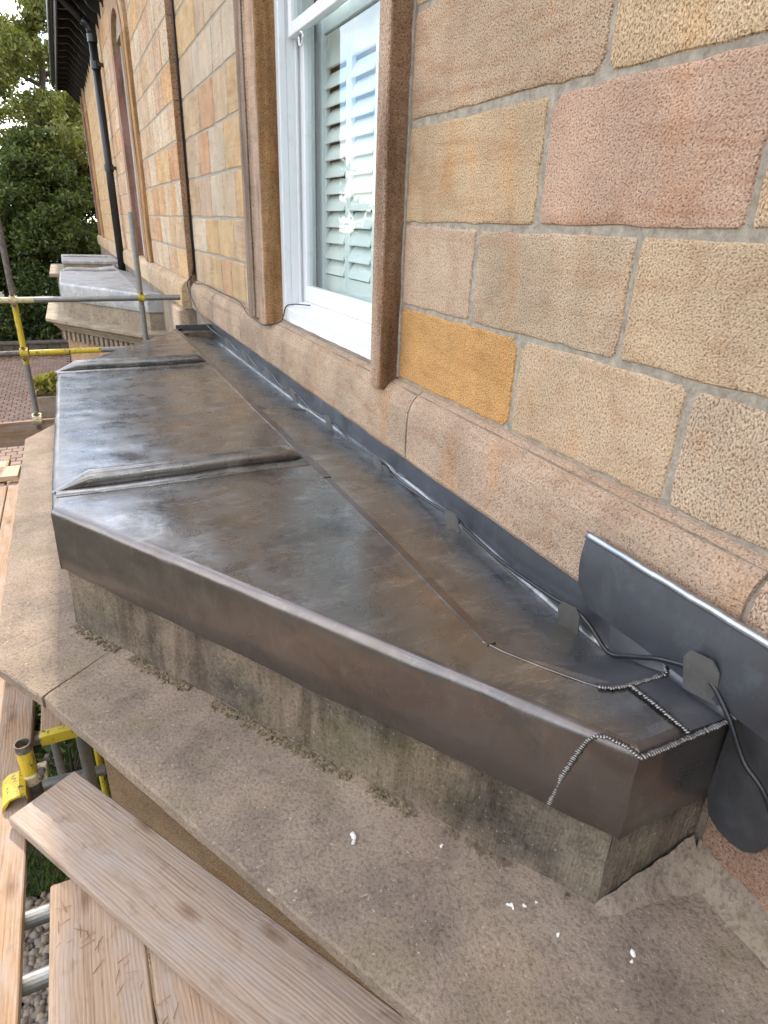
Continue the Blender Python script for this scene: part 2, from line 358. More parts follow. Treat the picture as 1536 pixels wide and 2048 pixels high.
# ------------------------------------------------------------------ ground and garden
rng = random.Random(11)
def sheet(name, x0, x1, y0, y1, z, mat, n=1):
    V = [(x0+(x1-x0)*i/n, y0+(y1-y0)*j/n, z) for j in range(n+1) for i in range(n+1)]
    Fc = [(j*(n+1)+i, j*(n+1)+i+1, (j+1)*(n+1)+i+1, (j+1)*(n+1)+i) for j in range(n) for i in range(n)]
    o = mk(name, V, Fc, mat); o['kind'] = 'structure'; return o
sheet('ground', -400, 400, -400, 400, GZ-.02, 'soil')
pav = sheet('paving', -9, -1.6, 9.0, 24.0, GZ-.004, 'dark_stone')
V, Fc = [], []
yy = 9.02; row = 0
while yy < 23.9:
    xx = -6.2 + (.1 if row % 2 else 0)
    while xx < -1.75:
        h = GZ + .014 + rng.uniform(-.003, .003); a, b = xx+.006, xx+.194; c0, c1 = yy+.006, yy+.194
        n = len(V)
        V += [(a, c0, GZ-.006), (b, c0, GZ-.006), (b, c1, GZ-.006), (a, c1, GZ-.006), (a+.006, c0+.006, h), (b-.006, c0+.006, h), (b-.006, c1-.006, h), (a+.006, c1-.006, h)]
        Fc += [(n+4, n+5, n+6, n+7), (n, n+1, n+5, n+4), (n+1, n+2, n+6, n+5), (n+2, n+3, n+7, n+6), (n+3, n, n+4, n+7)]
        xx += .2
    yy += .2; row += 1
o = mk('pavers', V, Fc, 'paver', pav, recalc=False); o['kind'] = 'stuff'
# pebble bed below the scaffold
V, Fc = [], []
ICO = bmesh.new(); bmesh.ops.create_icosphere(ICO, subdivisions=1, radius=1); IV = [v.co.copy() for v in ICO.verts]; ICO.verts.index_update(); IF = [tuple(v.index for v in f.verts) for f in ICO.faces]; ICO.free()
def blob(V, Fc, c, sx, sy, sz, r, irr=.15):
    a = r.uniform(0, 6.28); n = len(V); ca, sa = math.cos(a), math.sin(a)
    for p in IV:
        k = 1 + r.uniform(-irr, irr); x, y = p.x*sx*k, p.y*sy*k
        V.append((c[0]+x*ca-y*sa, c[1]+x*sa+y*ca, c[2]+p.z*sz*k))
    Fc.extend(tuple(i+n for i in f) for f in IF)
for i in range(2600):
    s = rng.uniform(.018, .036)
    blob(V, Fc, (rng.uniform(-2.45, -1.55), rng.uniform(1.9, 3.55), GZ+rng.uniform(-.01, .03)), s*1.3, s, s*.7, rng, .1)
o = mk('pebbles', V, Fc, 'pebble', smooth=True, recalc=False); o['kind'] = 'stuff'; tag(o, 'rounded brown pebbles below the scaffold boards', 'pebbles')
V, Fc = [], []
for i in range(9000):
    x, y = rng.uniform(-3.0, -1.5), rng.uniform(3.55, 5.6); a = rng.uniform(0, 6.28); h = rng.uniform(.04, .1); w = .006
    n = len(V); dx, dy = math.cos(a)*w, math.sin(a)*w; lx, ly = rng.uniform(-.05, .05), rng.uniform(-.05, .05)
    V += [(x-dx, y-dy, GZ-.02), (x+dx, y+dy, GZ-.02), (x+lx, y+ly, GZ+h)]; Fc.append((n, n+1, n+2))
o = mk('grass', V, Fc, 'grass_blade', recalc=False); o['kind'] = 'stuff'; tag(o, 'short green grass on the ground below the scaffold', 'grass')
b = thing('garden_wall', 'low dark stone garden wall behind the brick paving', 'wall')
x = -9.0
while x < -.2:
    w = rng.uniform(.35, .6)
    for k in range(2):
        MB().box((x+.006, 24.25+rng.uniform(0, .02), GZ-.02+k*.19), (x+w-.006, 24.6, GZ+.165+k*.19)).build('stone', 'dark_stone', b, bevel=.015)
    x += w
MB().box((-9, 24.22, GZ+.36), (-.2, 24.63, GZ+.44)).build('coping', 'dark_stone', b, bevel=.015)
V, Fc = [], []
for i in range(900):
    x, y = rng.uniform(-8, -1.7), 24.2 - abs(rng.gauss(0, .35)); s = rng.uniform(.03, .07); a = rng.uniform(0, 6.28); n = len(V); z = GZ+.02+rng.uniform(0, .03)
    V += [(x+math.cos(a)*s, y+math.sin(a)*s, z), (x-math.sin(a)*s*.5, y+math.cos(a)*s*.5, z+.02), (x-math.cos(a)*s, y-math.sin(a)*s, z), (x+math.sin(a)*s*.5, y-math.cos(a)*s*.5, z+.015)]; Fc.append((n, n+1, n+2, n+3))
o = mk('leaf_litter', V, Fc, 'dry_leaf', recalc=False); o['kind'] = 'stuff'; tag(o, 'fallen dry leaves along the foot of the garden wall', 'leaves')

# ------------------------------------------------------------------ trees and shrubs
def leaf_mesh(name, clumps, nleaf, size, mat, parent, seed):
    g = np.random.default_rng(seed); V = []; tot = sum(w for _, _, w in clumps)
    cs = []
    for (c, r, w) in clumps:
        k = int(nleaf*w/tot); d = g.normal(size=(k, 3)); d /= np.linalg.norm(d, axis=1)[:, None]
        rad = g.random(k)**.45
        cs.append(np.array(c) + d*rad[:, None]*np.array(r))
    P = np.concatenate(cs); k = len(P)
    a = g.normal(size=(k, 3)); a[:, 2] -= .25; a /= np.linalg.norm(a, axis=1)[:, None]
    b_ = g.normal(size=(k, 3)); b_ -= (b_*a).sum(1)[:, None]*a; b_ /= np.linalg.norm(b_, axis=1)[:, None]
    s = size*(.6+.8*g.random(k))[:, None]
    Q = np.stack([P-a*s, P+b_*s*.45, P+a*s, P-b_*s*.45], 1).reshape(-1, 3)
    me = bpy.data.meshes.new(name); me.vertices.add(len(Q)); me.vertices.foreach_set('co', Q.ravel())
    me.loops.add(len(Q)); me.loops.foreach_set('vertex_index', np.arange(len(Q)))
    me.polygons.add(k); me.polygons.foreach_set('loop_start', np.arange(k)*4); me.polygons.foreach_set('loop_total', np.full(k, 4))
    me.update(); me.materials.append(MATS[mat])
    o = bpy.data.objects.new(name, me); COL.objects.link(o); o.parent = parent; return o
def tree(name, label, x, y, top, spread, nleaf, size, mat, seed, low=.22, group=None, nclump=46):
    r = random.Random(seed); root = thing(name, label, 'tree', group=group)
    H = top - GZ; mb = MB(); tips = []
    path = [(x+r.uniform(-.05, .05)*i, y+r.uniform(-.05, .05)*i, GZ+H*.8*i/6) for i in range(7)]
    mb.tube(path, .035*H*.55, 8, taper=.25)
    for i in range(16):
        t = r.uniform(.2, .92); p = Vector(path[0]).lerp(Vector(path[-1]), t); a = r.uniform(0, 6.28); L = spread*r.uniform(.5, 1.0)*(1.15-t*.7)
        q = p + Vector((math.cos(a)*L*.5, math.sin(a)*L*.5, L*.22)); e = p + Vector((math.cos(a)*L, math.sin(a)*L, L*r.uniform(.3, .7)))
        mb.tube([p, q, e], .012*H*.5, 5, taper=.3); tips.append(e)
        for j in range(2):
            e2 = q + Vector((r.uniform(-.6, .6), r.uniform(-.6, .6), r.uniform(.2, .8)))*L*.5; mb.tube([q, e2], .006*H*.5, 4, taper=.3); tips.append(e2)
    mb.build('trunk', 'bark', root, smooth=True)
    cl = []
    for e in tips: cl.append(((e.x, e.y, e.z), (spread*.24, spread*.24, spread*.2), 1.0))
    for i in range(nclump):
        t = low + (1-low)*r.random()**.9; w = spread*math.sin(math.pi*min(.98, .22+.74*((t-low)/(1-low))))**.8
        a = r.uniform(0, 6.28); d = w*r.random()**.5
        cl.append(((x+math.cos(a)*d, y+math.sin(a)*d, GZ+H*t*.97), (spread*r.uniform(.13, .3),)*2 + (spread*r.uniform(.1, .2),), r.uniform(.6, 1.2)))
    leaf_mesh('crown', cl, nleaf, size, mat, root, seed); return root
TG = 'trees beyond the end of the house'
tree('evergreen_tree', 'tall olive green tree beside the end of the house eaves', -1.25, 29.0, 8.8, 2.7, 46000, .085, 'leaf_olive', 3, .42, TG)
tree('evergreen_tree', 'thin pale green tree with sky showing through, left edge of photo', -3.6, 31.5, 6.4, 2.6, 20000, .085, 'leaf_olive', 4, .3, TG, 40)
tree('evergreen_tree', 'dense dark green tree behind the far bay roof', -1.7, 27.2, 2.6, 2.4, 46000, .08, 'leaf_green', 5, .02, TG, 90)
tree('evergreen_tree', 'dark bushy tree behind the leftmost scaffold upright', -4.6, 28.0, 2.0, 2.5, 34000, .085, 'leaf_dark', 6, .02, TG, 80)
tree('evergreen_tree', 'tree in deep shade behind the dense dark green tree', -.2, 33.5, 4.5, 3.2, 26000, .11, 'leaf_dark', 7, .05, TG, 80)
for i, (x, y, tp, sp) in enumerate([(-9, 31, 3.4, 3.2), (-14.5, 30, 2.0, 3.6), (-20, 26, 1.6, 3.8), (-26, 20, 1.9, 4.2), (-29, 11, 1.3, 4.2), (-31, 2, 2.2, 4.5), (-6.5, -13, 5.5, 4.2), (-13, -11, 4.5, 4.5), (-1.5, -19, 7.5, 4.5), (-22, -8, 3.5, 4.5)]):  # last four: unseen, added behind the camera to darken reflections in the lead
    tree('evergreen_tree', ['broad garden tree mirrored at the left of the window pane', 'low garden tree mirrored in the middle of the window pane', 'distant garden tree left of the house, mirrored in the glass', 'garden tree far to the left of the scaffold', 'garden tree beside the house on its left', 'garden tree behind the photographer on the left', 'tall unseen tree added close behind the camera to darken reflections', 'unseen tree added behind the camera to darken reflections, second from the house', 'tallest unseen tree added behind the camera to darken reflections, in line with the house wall', 'unseen tree added farthest behind the camera to darken reflections'][i], x, y, tp, sp, 9000, .17, 'leaf_green', 20+i, .05, 'trees mirrored in the window', 40)
# hedge at the foot of the trees
hg = thing('hedge', 'dark leafy hedge above the garden wall', 'hedge')
cl = [((-9+.55*i, 25.6+rng.uniform(-.3, .3), GZ+rng.uniform(.6, 2.2)), (.8, .7, .8), 1) for i in range(18)] + [((-9+.55*i, 26.2, GZ+.6), (.8, .6, .9), 1) for i in range(18)]
leaf_mesh('foliage', cl, 30000, .07, 'leaf_dark', hg, 77)
mb = MB()
for i in range(16): mb.tube([(-8.6+.55*i, 25.8, GZ-.02), (-8.5+.55*i, 25.85, GZ+1.5)], .03, 5, taper=.4)
mb.build('stem', 'bark', hg)
def shrub(name, label, x, y, z0, h, w, n, size, mat, seed):
    s = thing(name, label, 'shrub'); r = random.Random(seed); mb = MB(); cl = []
    for i in range(7):
        e = Vector((x+r.uniform(-w, w)*.7, y+r.uniform(-w, w)*.7, z0+h*r.uniform(.55, .95))); mb.tube([(x, y, z0-.02), e], .012, 5, taper=.4)
        cl.append((tuple(e), (w*.5, w*.5, h*.3), 1))
    mb.build('stem', 'bark', s); leaf_mesh('foliage', cl, n, size, mat, s, seed)
shrub('planter_shrub', 'yellow green shrub in a concrete planter on the paving', -2.02, 16.6, GZ+.25, .75, .34, 700, .075, 'leaf_yellow', 31)
shrub('low_shrub', 'dark shrub on the ground behind the scaffold platform', -1.85, 4.6, GZ, 1.3, .7, 4200, .05, 'leaf_dark', 32)
pl = thing('planter', 'square concrete planter standing on the brick paving', 'planter')
mb = MB()
for (a, b_) in (((-2.42, 16.2), (-2.34, 17.0)), ((-1.70, 16.2), (-1.62, 17.0)), ((-2.335, 16.2), (-1.705, 16.28)), ((-2.335, 16.92), (-1.705, 17.0))): mb.box((a[0], a[1], GZ+.01), (b_[0], b_[1], GZ+.5))
mb.build('box', 'cement', pl, bevel=.012)
MB().box((-2.33, 16.29, GZ+.02), (-1.71, 16.91, GZ+.38)).build('earth', 'soil', pl)

# ------------------------------------------------------------------ house walls
PAL = [(.49, .365, .245), (.475, .34, .235), (.50, .37, .24), (.485, .375, .265), (.465, .34, .245), (.49, .36, .235), (.50, .385, .27)]
PALF = PAL + [(.52, .35, .19), (.52, .37, .21), (.48, .30, .18), (.50, .41, .31), (.53, .44, .33)]
ORANGE = (.54, .305, .12); PINK = (.43, .265, .195); BUFF = (.48, .345, .215); GREYB = (.45, .345, .255)
house = thing('sandstone_house', 'sandstone house front with coursed ashlar, sill course, windows and black eaves', 'house')

def stone_block(x_face, y0, y1, z0, z1, seed, gap=.009, seg=.06, jit=.0042, depth=.02, inset=.006):
    """one ashlar block on a wall facing -x: irregular outline, arrises rounded back into the joint"""
    r = random.Random(seed); pts = []
    gv = lambda: gap*r.uniform(.65, 1.5)
    a0, a1, b0, b1 = y0+gv(), y1-gv(), z0+gv(), z1-gv(); cq = [min(r.choice((.006, .009, .012, .016, .030)), (a1-a0)*.2) for _ in range(4)]
    def side(p, q):
        L = math.hypot(q[0]-p[0], q[1]-p[1]); n = max(1, int(L/seg)); out = []
        for i in range(n):
            t = i/n; k = jit if 0 < i else jit*.6
            out.append((p[0]+(q[0]-p[0])*t + r.uniform(-k, k), p[1]+(q[1]-p[1])*t + r.uniform(-k, k)))
        return out
    c = [(a0+cq[0], b0), (a1-cq[1], b0), (a1, b0+cq[1]), (a1, b1-cq[2]), (a1-cq[2], b1), (a0+cq[3], b1), (a0, b1-cq[3]), (a0, b0+cq[0])]
    for i in range(8): pts += side(c[i], c[(i+1) % 8]) if i % 2 == 0 else [c[i]]
    cy, cz = (y0+y1)/2, (z0+z1)/2; n = len(pts)
    def ins(p, d):
        w, h = (a1-a0)/2, (b1-b0)/2
        return (cy+(p[0]-cy)*(1-d/w), cz+(p[1]-cz)*(1-d/h))
    V = [(x_face+depth, *p) for p in pts] + [(x_face+inset, *p) for p in pts]
    V += [(x_face+inset*.25, *ins(p, inset*.6)) for p in pts] + [(x_face, *ins(p, inset*1.8)) for p in pts]
    Fc = []
    for k in range(3): Fc += [(k*n+i, k*n+(i+1) % n, (k+1)*n+(i+1) % n, (k+1)*n+i) for i in range(n)]
    Fc.append(tuple(3*n+i for i in range(n)))
    return V, Fc

Z = [-.61, -.303, .011, .35, .695, 1.03, 1.36, 1.70, 2.03, 2.36, 2.70, 3.03, 3.36]
# near wall, x = 0 : core slab is the mortar
mb = MB()
mb.box((.006, -16, -.62), (.45, -3.002, 3.4)); mb.box((.006, -3, -.62), (.45, 2.56, 3.4)); mb.box((.006, 4.30, -.62), (.45, 7.36, 3.4)); mb.box((.006, 2.56, 2.62), (.45, 4.30, 3.4)); mb.box((.0, 2.56, -.62), (.45, 4.30, -.605))
wall = mb.build('wall', 'mortar', house)
joints = {0: [-3, -2.1, -1.3, -.55, .28, .968, 1.62, 2.446], 1: [-3, -2.3, -1.5, -.7, -.05, .42, 1.212, 1.913, 2.446], 2: [-3, -2.4, -1.6, -.8, .1, .935, 1.614, 2.446],
          3: [-3, -2.2, -1.4, -.6, .2, .75, 1.418, 2.446], 4: [-3, -2.4, -1.5, -.7, .0, .9, 1.755, 2.446]}
fixed = {(0, 1.62): ORANGE, (0, .968): (0.484, 0.353, 0.233), (0, .28): (0.472, 0.353, 0.251), (1, 1.913): (0.472, 0.346, 0.245), (1, 1.212): (0.484, 0.362, 0.251), (1, .42): (0.490, 0.359, 0.233),
         (2, 1.614): (0.490, 0.353, 0.221), (2, .935): (.475, .318, .23), (2, .1): (0.484, 0.353, 0.233), (3, 1.418): (0.481, 0.346, 0.239), (3, .75): (0.490, 0.353, 0.218)}
sd_ = 0
for k in range(12):
    js = joints.get(k)
    if js is None:
        js = [-3]
        while js[-1] < 1.7: js.append(js[-1]+rng.uniform(.6, .95))
        js.append(2.446)
    for a, b in zip(js, js[1:]):
        if b < -1.2 and k > 4: pass
        sd_ += 1; V, Fc = stone_block(0, a, b, Z[k], Z[k+1], sd_)
        mk('stone', V, Fc, 'ashlar', wall, recalc=False, color=fixed.get((k, a), rng.choice(PAL)))
lj = {0: [4.78, 5.15, 5.62, 6.0, 6.45, 6.9, 7.34], 1: [4.78, 5.02, 5.45, 6.05, 6.6, 7.34], 2: [4.78, 5.3, 5.75, 6.25, 6.8, 7.34], 3: [4.78, 5.05, 5.6, 6.2, 6.65, 7.34], 4: [4.78, 5.4, 5.9, 6.5, 7.34]}
for k in range(12):
    js = lj.get(k) or [4.78, 5.3+rng.uniform(-.2, .2), 5.9+rng.uniform(-.2, .2), 6.6+rng.uniform(-.2, .2), 7.34]
    for a, b in zip(js, js[1:]):
        sd_ += 1; V, Fc = stone_block(0, a, b, Z[k], Z[k+1], sd_, seg=.15)
        mk('stone', V, Fc, 'ashlar', wall, recalc=False, color=rng.choice(PALF))
# blocks between the architrave heads
for a, b in ((2.446, 3.1), (3.1, 3.7), (3.7, 4.3), (4.3, 4.78)):
    for k in (9, 10, 11):
        if k == 9: continue
        sd_ += 1; V, Fc = stone_block(0, a, b, Z[k], Z[k+1], sd_, seg=.2); mk('stone', V, Fc, 'ashlar', wall, recalc=False, color=rng.choice(PAL))
# lower wall behind the bay
lw = MB().box((-.03, -16, GZ-.02), (.45, 7.36, -.622)).build('lower_wall', 'cement', house)
for k, (a, b, z0, z1) in enumerate([(-3, -1.2, -1.44, -1.0), (-1.2, .61, -1.44, -1.0), (-3, -.7, -1.0, -.88), (-.7, .61, -1.0, -.88)]):
    V, Fc = stone_block(-.045, a, b, z0, z1, 900+k); mk('stone', V, Fc, 'ashlar', lw, recalc=False, color=(.34, .22, .16))
# sill course: rounded stones standing proud of the wall
def sill_prof(y, xo=0.0, dz=0.0):
    P = [(.02, -.607), (-.008, -.612), (-.035, -.628), (-.056, -.652), (-.07, -.69), (-.074, -.74), (-.075, -.82), (-.074, -.885), (-.066, -.9), (.02, -.9)]
    return [(x+xo, y, z+dz) for x, z in P]
def sill_core(ya, yb, xo=0.0):
    A = [(x+.009, y, z) for x, y, z in sill_prof(ya, xo)]; B_ = [(x+.009, y, z) for x, y, z in sill_prof(yb, xo)]
    f = lambda P: [(x, y, (z+.76)*.93-.76) for x, y, z in P]
    V, Fc = loft(f(A), f(B_), 60, True, .002, 9, 1); return mk('sill_course', V, Fc, 'mortar', house)
sc = sill_core(-3, 7.33)
sj = [-3, -1.6, -.3, .655, 2.2, 3.96, 5.1, 6.2, 7.335]
sc_col = [(.42, .29, .22), (.42, .29, .22), (.42, .305, .22), (.42, .305, .22), (.40, .295, .21), (.40, .295, .215), (.42, .32, .235), (.41, .315, .23)]
for i, (a, b) in enumerate(zip(sj, sj[1:])):
    V, Fc = loft(sill_prof(a+.006), sill_prof(b-.006), max(4, int((b-a)/.04)), True, .004, 8, i, skip=(0, 9))
    mk('stone', V, Fc, 'ashlar', sc, smooth=False, color=sc_col[i])
# stone cill block inside the window opening
MB().box((.0, 2.56, -.604), (.30, 4.26, -.598)).build('window_bed', 'cement', house)
# architrave of the near window
ar = MB().box((-.089, 2.462, -.655), (.12, 2.552, 2.5)).build('architrave', 'ashlar_streaked', house, bevel=.006, color=(.42, .30, .22))
MB().box((-.085, 2.452, -.654), (.12, 2.4615, 2.5)).build('architrave_side', 'ashlar_streaked', house, bevel=.004, color=(.25, .16, .10))  # thin slab whose dark colour paints the shade on the near side
ar2 = bpy.data.objects.new('architrave', None)
bpy.data.objects.remove(ar2)
prof = [(.05, 4.786), (-.066, 4.786), (-.076, 4.776), (-.076, 4.60), (-.068, 4.588), (-.050, 4.575), (-.046, 4.555), (-.058, 4.535), (-.070, 4.525), (-.072, 4.50), (-.060, 4.485), (-.060, 4.47),
        (-.086, 4.455), (-.089, 4.44), (-.089, 4.272), (-.083, 4.262), (.12, 4.262), (.12, 4.786)]
for nm, lo, hi, cc in (('architrave', 4.595, 4.80, (.27, .20, .15)), ('architrave_flute', 4.468, 4.593, (.44, .33, .25)), ('architrave', 4.27, 4.466, (.41, .30, .22))):
    pp = [(x, y) for x, y in prof if lo <= y <= hi and x < .05]; pp = [(.12, pp[0][1])] + pp + [(.12, pp[-1][1])]
    V, Fc = loft([(x, y, -.63) for x, y in pp], [(x, y, 2.5) for x, y in pp], 40, True, .0025, 6, 3); mk(nm, V, Fc, 'ashlar_streaked', house, color=cc)
MB().box((-.086, 4.2625, -.63), (.12, 4.2715, 2.5)).build('architrave_side', 'ashlar_streaked', house, bevel=.003, color=(.38, .225, .105))  # orange stone, colour also darkened for the shade on this reveal
MB().box((-.09, 2.44, 2.502), (.12, 4.80, 2.70)).build('lintel', 'ashlar_streaked', house, bevel=.008, color=(.36, .24, .15))
# pointing strip beside the right architrave
V, Fc = loft([(-.004, 2.434, -.6), (-.004, 2.451, -.6), (.02, 2.451, -.6), (.02, 2.434, -.6)], [(-.004, 2.434, 2.5), (-.004, 2.451, 2.5), (.02, 2.451, 2.5), (.02, 2.434, 2.5)], 60, True, .004, 12, 5)
mk('pointing', V, Fc, 'mortar', house)

# ---- sash window of the near wall
win = MB()
win.box((.03, 4.196, -.60), (.075, 4.262, 2.5)); win.box((.03, 2.552, -.60), (.075, 2.62, 2.5)); win.box((.075, 4.20, -.60), (.25, 4.262, 2.5)); win.box((.075, 2.552, -.60), (.25, 2.616, 2.5)); win.box((.03, 2.62, 2.43), (.25, 4.196, 2.5))
window = win.build('window', 'white_paint', house, bevel=.004)
V, Fc = loft([(.040, 2.6205, -.598), (.040, 2.6205, -.528), (.048, 2.6205, -.516), (.20, 2.6205, -.462), (.20, 2.6205, -.598)], [(.040, 4.1955, -.598), (.040, 4.1955, -.528), (.048, 4.1955, -.516), (.20, 4.1955, -.462), (.20, 4.1955, -.598)], 2, True)
mk('cill', V, Fc, 'white_paint', window)
# staff bead and lower sash (inner), upper sash (outer)
MB().box((.125, 4.182, -.49), (.14, 4.199, 2.43)).build('bead', 'white_paint', window, bevel=.003)
MB().box((.155, 4.12, -.474), (.20, 4.197, 1.06)).box((.155, 2.622, -.474), (.20, 2.70, 1.06)).box((.157, 2.70, -.472), (.198, 4.12, -.372)).box((.157, 2.70, 1.0), (.198, 4.12, 1.058)).build('lower_sash', 'white_paint', window, bevel=.004)
MB().box((.176, 2.695, -.375), (.180, 4.125, 1.005)).build('pane', 'glass', window)
MB().box((.085, 4.125, .955), (.128, 4.181, 2.43)).box((.085, 2.625, .955), (.128, 2.70, 2.43)).box((.087, 2.70, .957), (.126, 4.125, 1.02)).box((.087, 2.70, 2.36), (.126, 4.125, 2.428)).build('upper_sash', 'white_paint', window, bevel=.004)
MB().box((.104, 2.695, 1.015), (.108, 4.13, 2.365)).build('pane', 'glass', window)
# white hook under the meeting rail
mb = MB(); mb.tube([(.10, 4.02, .965)] + [(.10+.0, 4.0+.035*math.cos(a), .925+.035*math.sin(a)) for a in np.linspace(2.6, 6.6, 12)], .0065, 8); mb.build('hook', 'white_paint', window, smooth=True)
# sealant line and thin wire at the cill end
mb = MB(); mb.tube([(.034, 2.64+.08*i, -.597+rng.uniform(-.004, .004)) for i in range(20)], .008, 6); mb.build('sealant', 'white_paint', window, smooth=True)
# room behind
mb = MB().box((.26, 2.2, -1.2), (.27, 2.55, 2.9)).box((.26, 4.27, -1.2), (.27, 4.7, 2.9)).box((.45, 1.6, -1.2), (3.2, 1.62, 2.9)).box((.45, 5.2, -1.2), (3.2, 5.22, 2.9)).box((3.2, 1.6, -1.2), (3.22, 5.22, 2.9)).box((.45, 1.6, -1.22), (3.2, 5.22, -1.2)).box((.45, 1.6, 2.9), (3.2, 5.22, 2.92))
mb.build('room', 'room_wall', house)
# plantation shutters inside
sh = thing('plantation_shutters', 'white louvred shutters behind the sash window glass', 'shutters')
edges = [4.17, 3.78, 3.39, 3.0, 2.61]
MB().box((.285, 4.17, -.55), (.335, 4.28, 2.5)).build('frame', 'shutter_paint', sh, bevel=.004)
for i in range(4):
    y1, y0 = edges[i]-.003, edges[i+1]+.003
    for (zb, zt) in ((-.50, .985), (1.0, 2.45)):
        p = MB().box((.297, y0, zb), (.325, y0+.035, zt)).box((.297, y1-.035, zb), (.325, y1, zt)).box((.298, y0+.035, zb), (.324, y1-.035, zb+.2)).box((.298, y0+.035, zt-.16), (.324, y1-.035, zt)).build('panel', 'shutter_paint', sh, bevel=.003)
        z = zb+.25
        while z < zt-.2:
            dx, dz = .023, .041
            pr = [(.311-dx-.003, y0+.037, z-dz), (.311-dx+.003, y0+.037, z-dz-.004), (.311+dx+.003, y0+.037, z+dz-.003), (.311+dx-.003, y0+.037, z+dz+.003), (.311-.006, y0+.037, z+.005)]
            MB().prism(pr, (0, y1-y0-.074, 0)).build('louvre', 'shutter_paint', p)
            z += .092

# ---- far wall, standing forward, y 7.34 to 25
FX = -.082
W2 = (10.85, 12.1, -.60, 2.35); W3 = (22.6, 23.9, -.60, 2.75)
mb = MB(); mb.box((FX+.006, 7.345, -.62), (.45, W2[0], 3.4)); mb.box((FX+.006, W2[1], -.62), (.45, W3[0], 3.4)); mb.box((FX+.006, W3[1], -.62), (.45, 25.0, 3.4))
for w in (W2, W3): mb.box((FX+.006, w[0], w[3]), (.45, w[1], 3.4))
fw = mb.build('far_wall', 'mortar', house)
far_rest = [[], []]; cnt = 0
for k in range(12):
    y = 7.342
    while y < 24.99:
        b = min(y+rng.uniform(.38, .8), 25.0)
        if 25.0-b < .2: b = 25.0
        a = y
        for w in (W2, W3):
            m = .50
            if Z[k] < w[3]+.2:
                if a < w[0]-m < b: b = w[0]-m
                if w[0]-m-.001 <= a < w[1]+m: a = None; y = w[1]+m; break
        if a is None: continue
        sd_ += 1; V, Fc = stone_block(FX, a, b, Z[k], Z[k+1], sd_, seg=.3, jit=.005)
        if a < 15.5:
            mk('stone', V, Fc, 'ashlar_far', fw, recalc=False, color=rng.choice(PALF)); cnt += 1
        else:
            n = len(far_rest[0]); far_rest[0] += V; far_rest[1] += [tuple(i+n for i in f) for f in Fc]
        y = b
o = mk('stonework', far_rest[0], far_rest[1], 'ashlar_far', fw, recalc=False, color=(.50, .36, .21)); o['kind'] = 'stuff'
# return of the forward wall facing the camera
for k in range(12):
    MB().box((FX+.001, 7.334, Z[k]+.005), (.004, 7.346, Z[k+1]-.005)).build('stone', 'ashlar_far', fw, color=(.30, .20, .13), bevel=.002)  # shade of this face is painted in as a darker stone colour
MB().box((FX-.03, 7.36, GZ-.02), (.45, 25.0, -.622)).build('lower_wall', 'cement', house)
fsc = sill_core(7.36, 25.0, FX-.01)
yy = 7.345
while yy < 25:
    b = min(yy+rng.uniform(1.2, 1.9), 25.05)
    V, Fc = loft(sill_prof(yy+.005, FX-.01), sill_prof(b-.005, FX-.01), 10, True, .006, 6, int(yy*3), skip=(0, 9))
    mk('stone', V, Fc, 'ashlar_far', fsc, color=rng.choice([(.45, .35, .24), (.42, .33, .23), (.47, .38, .27)])); yy = b
# base pier below the far sill course, seen past the lead roof
MB().box((-.215, 7.40, GZ), (-.09, 7.9, -.91)).build('pier', 'ashlar_far', house, bevel=.02, color=(.46, .37, .28))
# far windows: architrave strips, reveals, white frames, arched heads
for wi, w in enumerate((W2, W3)):
    y0, y1, z0, z1 = w
    for (a, b, xo, cc) in ((y0-.50, y0-.22, -.045, (.40, .25, .12)), (y0-.22, y0, -.06, (.36, .22, .12)), (y1, y1+.22, -.06, (.36, .225, .17)), (y1+.22, y1+.50, -.045, (.42, .29, .21))):
        MB().box((FX+xo, a+.002, z0-.01), (.2, b-.002, z1-.15)).build('architrave', 'ashlar_streaked', house, bevel=.008, color=cc)
    # stepped segmental head
    n = 12
    for (ri, ro, xo, cc) in ((1.0, 1.35, -.06, (.40, .26, .17)), (1.355, 1.8, -.045, (.46, .32, .2))):
        hw = (y1-y0)/2; cy = (y0+y1)/2; rise = .42 if wi == 0 else .75; pts = []
        inner = [(cy-hw*ri*math.cos(math.pi*i/n), z1-.15+rise*ri*math.sin(math.pi*i/n)) for i in range(n+1)]
        outer = [(cy-hw*ro*math.cos(math.pi*i/n), z1-.15+rise*ro*math.sin(math.pi*i/n)+.0) for i in range(n+1)]
        mb = MB()
        for i in range(n):
            mb.prism([(FX+xo, *inner[i]), (FX+xo, *inner[i+1]), (FX+xo, *outer[i+1]), (FX+xo, *outer[i])], (.2, 0, 0))
        mb.build('arch', 'ashlar_streaked', house, color=cc)
    wd = MB().box((.12, y0+.002, z0), (.18, y0+.10, z1+.2)).box((.12, y1-.10, z0), (.18, y1-.002, z1+.2)).box((.121, y0+.10, z0), (.179, y1-.10, z0+.12)).box((.121, y0+.10, .95), (.179, y1-.10, 1.03)).build('window', 'white_paint', house, bevel=.006)
    MB().box((.148, y0+.1, z0+.12), (.152, y1-.1, z1+.3)).build('pane', 'dark_glass', wd)
    MB().box((FX-.055, y1-.006, z0), (.11, y1-.002, z1)).build('reveal', 'ashlar_streaked', house, color=(.33, .19, .15)); MB().box((FX+.05, y1-.03, z0+.002), (FX+.11, y1-.008, z1)).build('frame_bead', 'white_paint', house)  # reddish reveal stone, its colour darkened for the shade it stands in
    MB().box((FX-.02, y0-.02, z0-.012), (.2, y1+.02, z0-.002)).build('cill', 'ashlar_far', house, color=(.4, .3, .2))
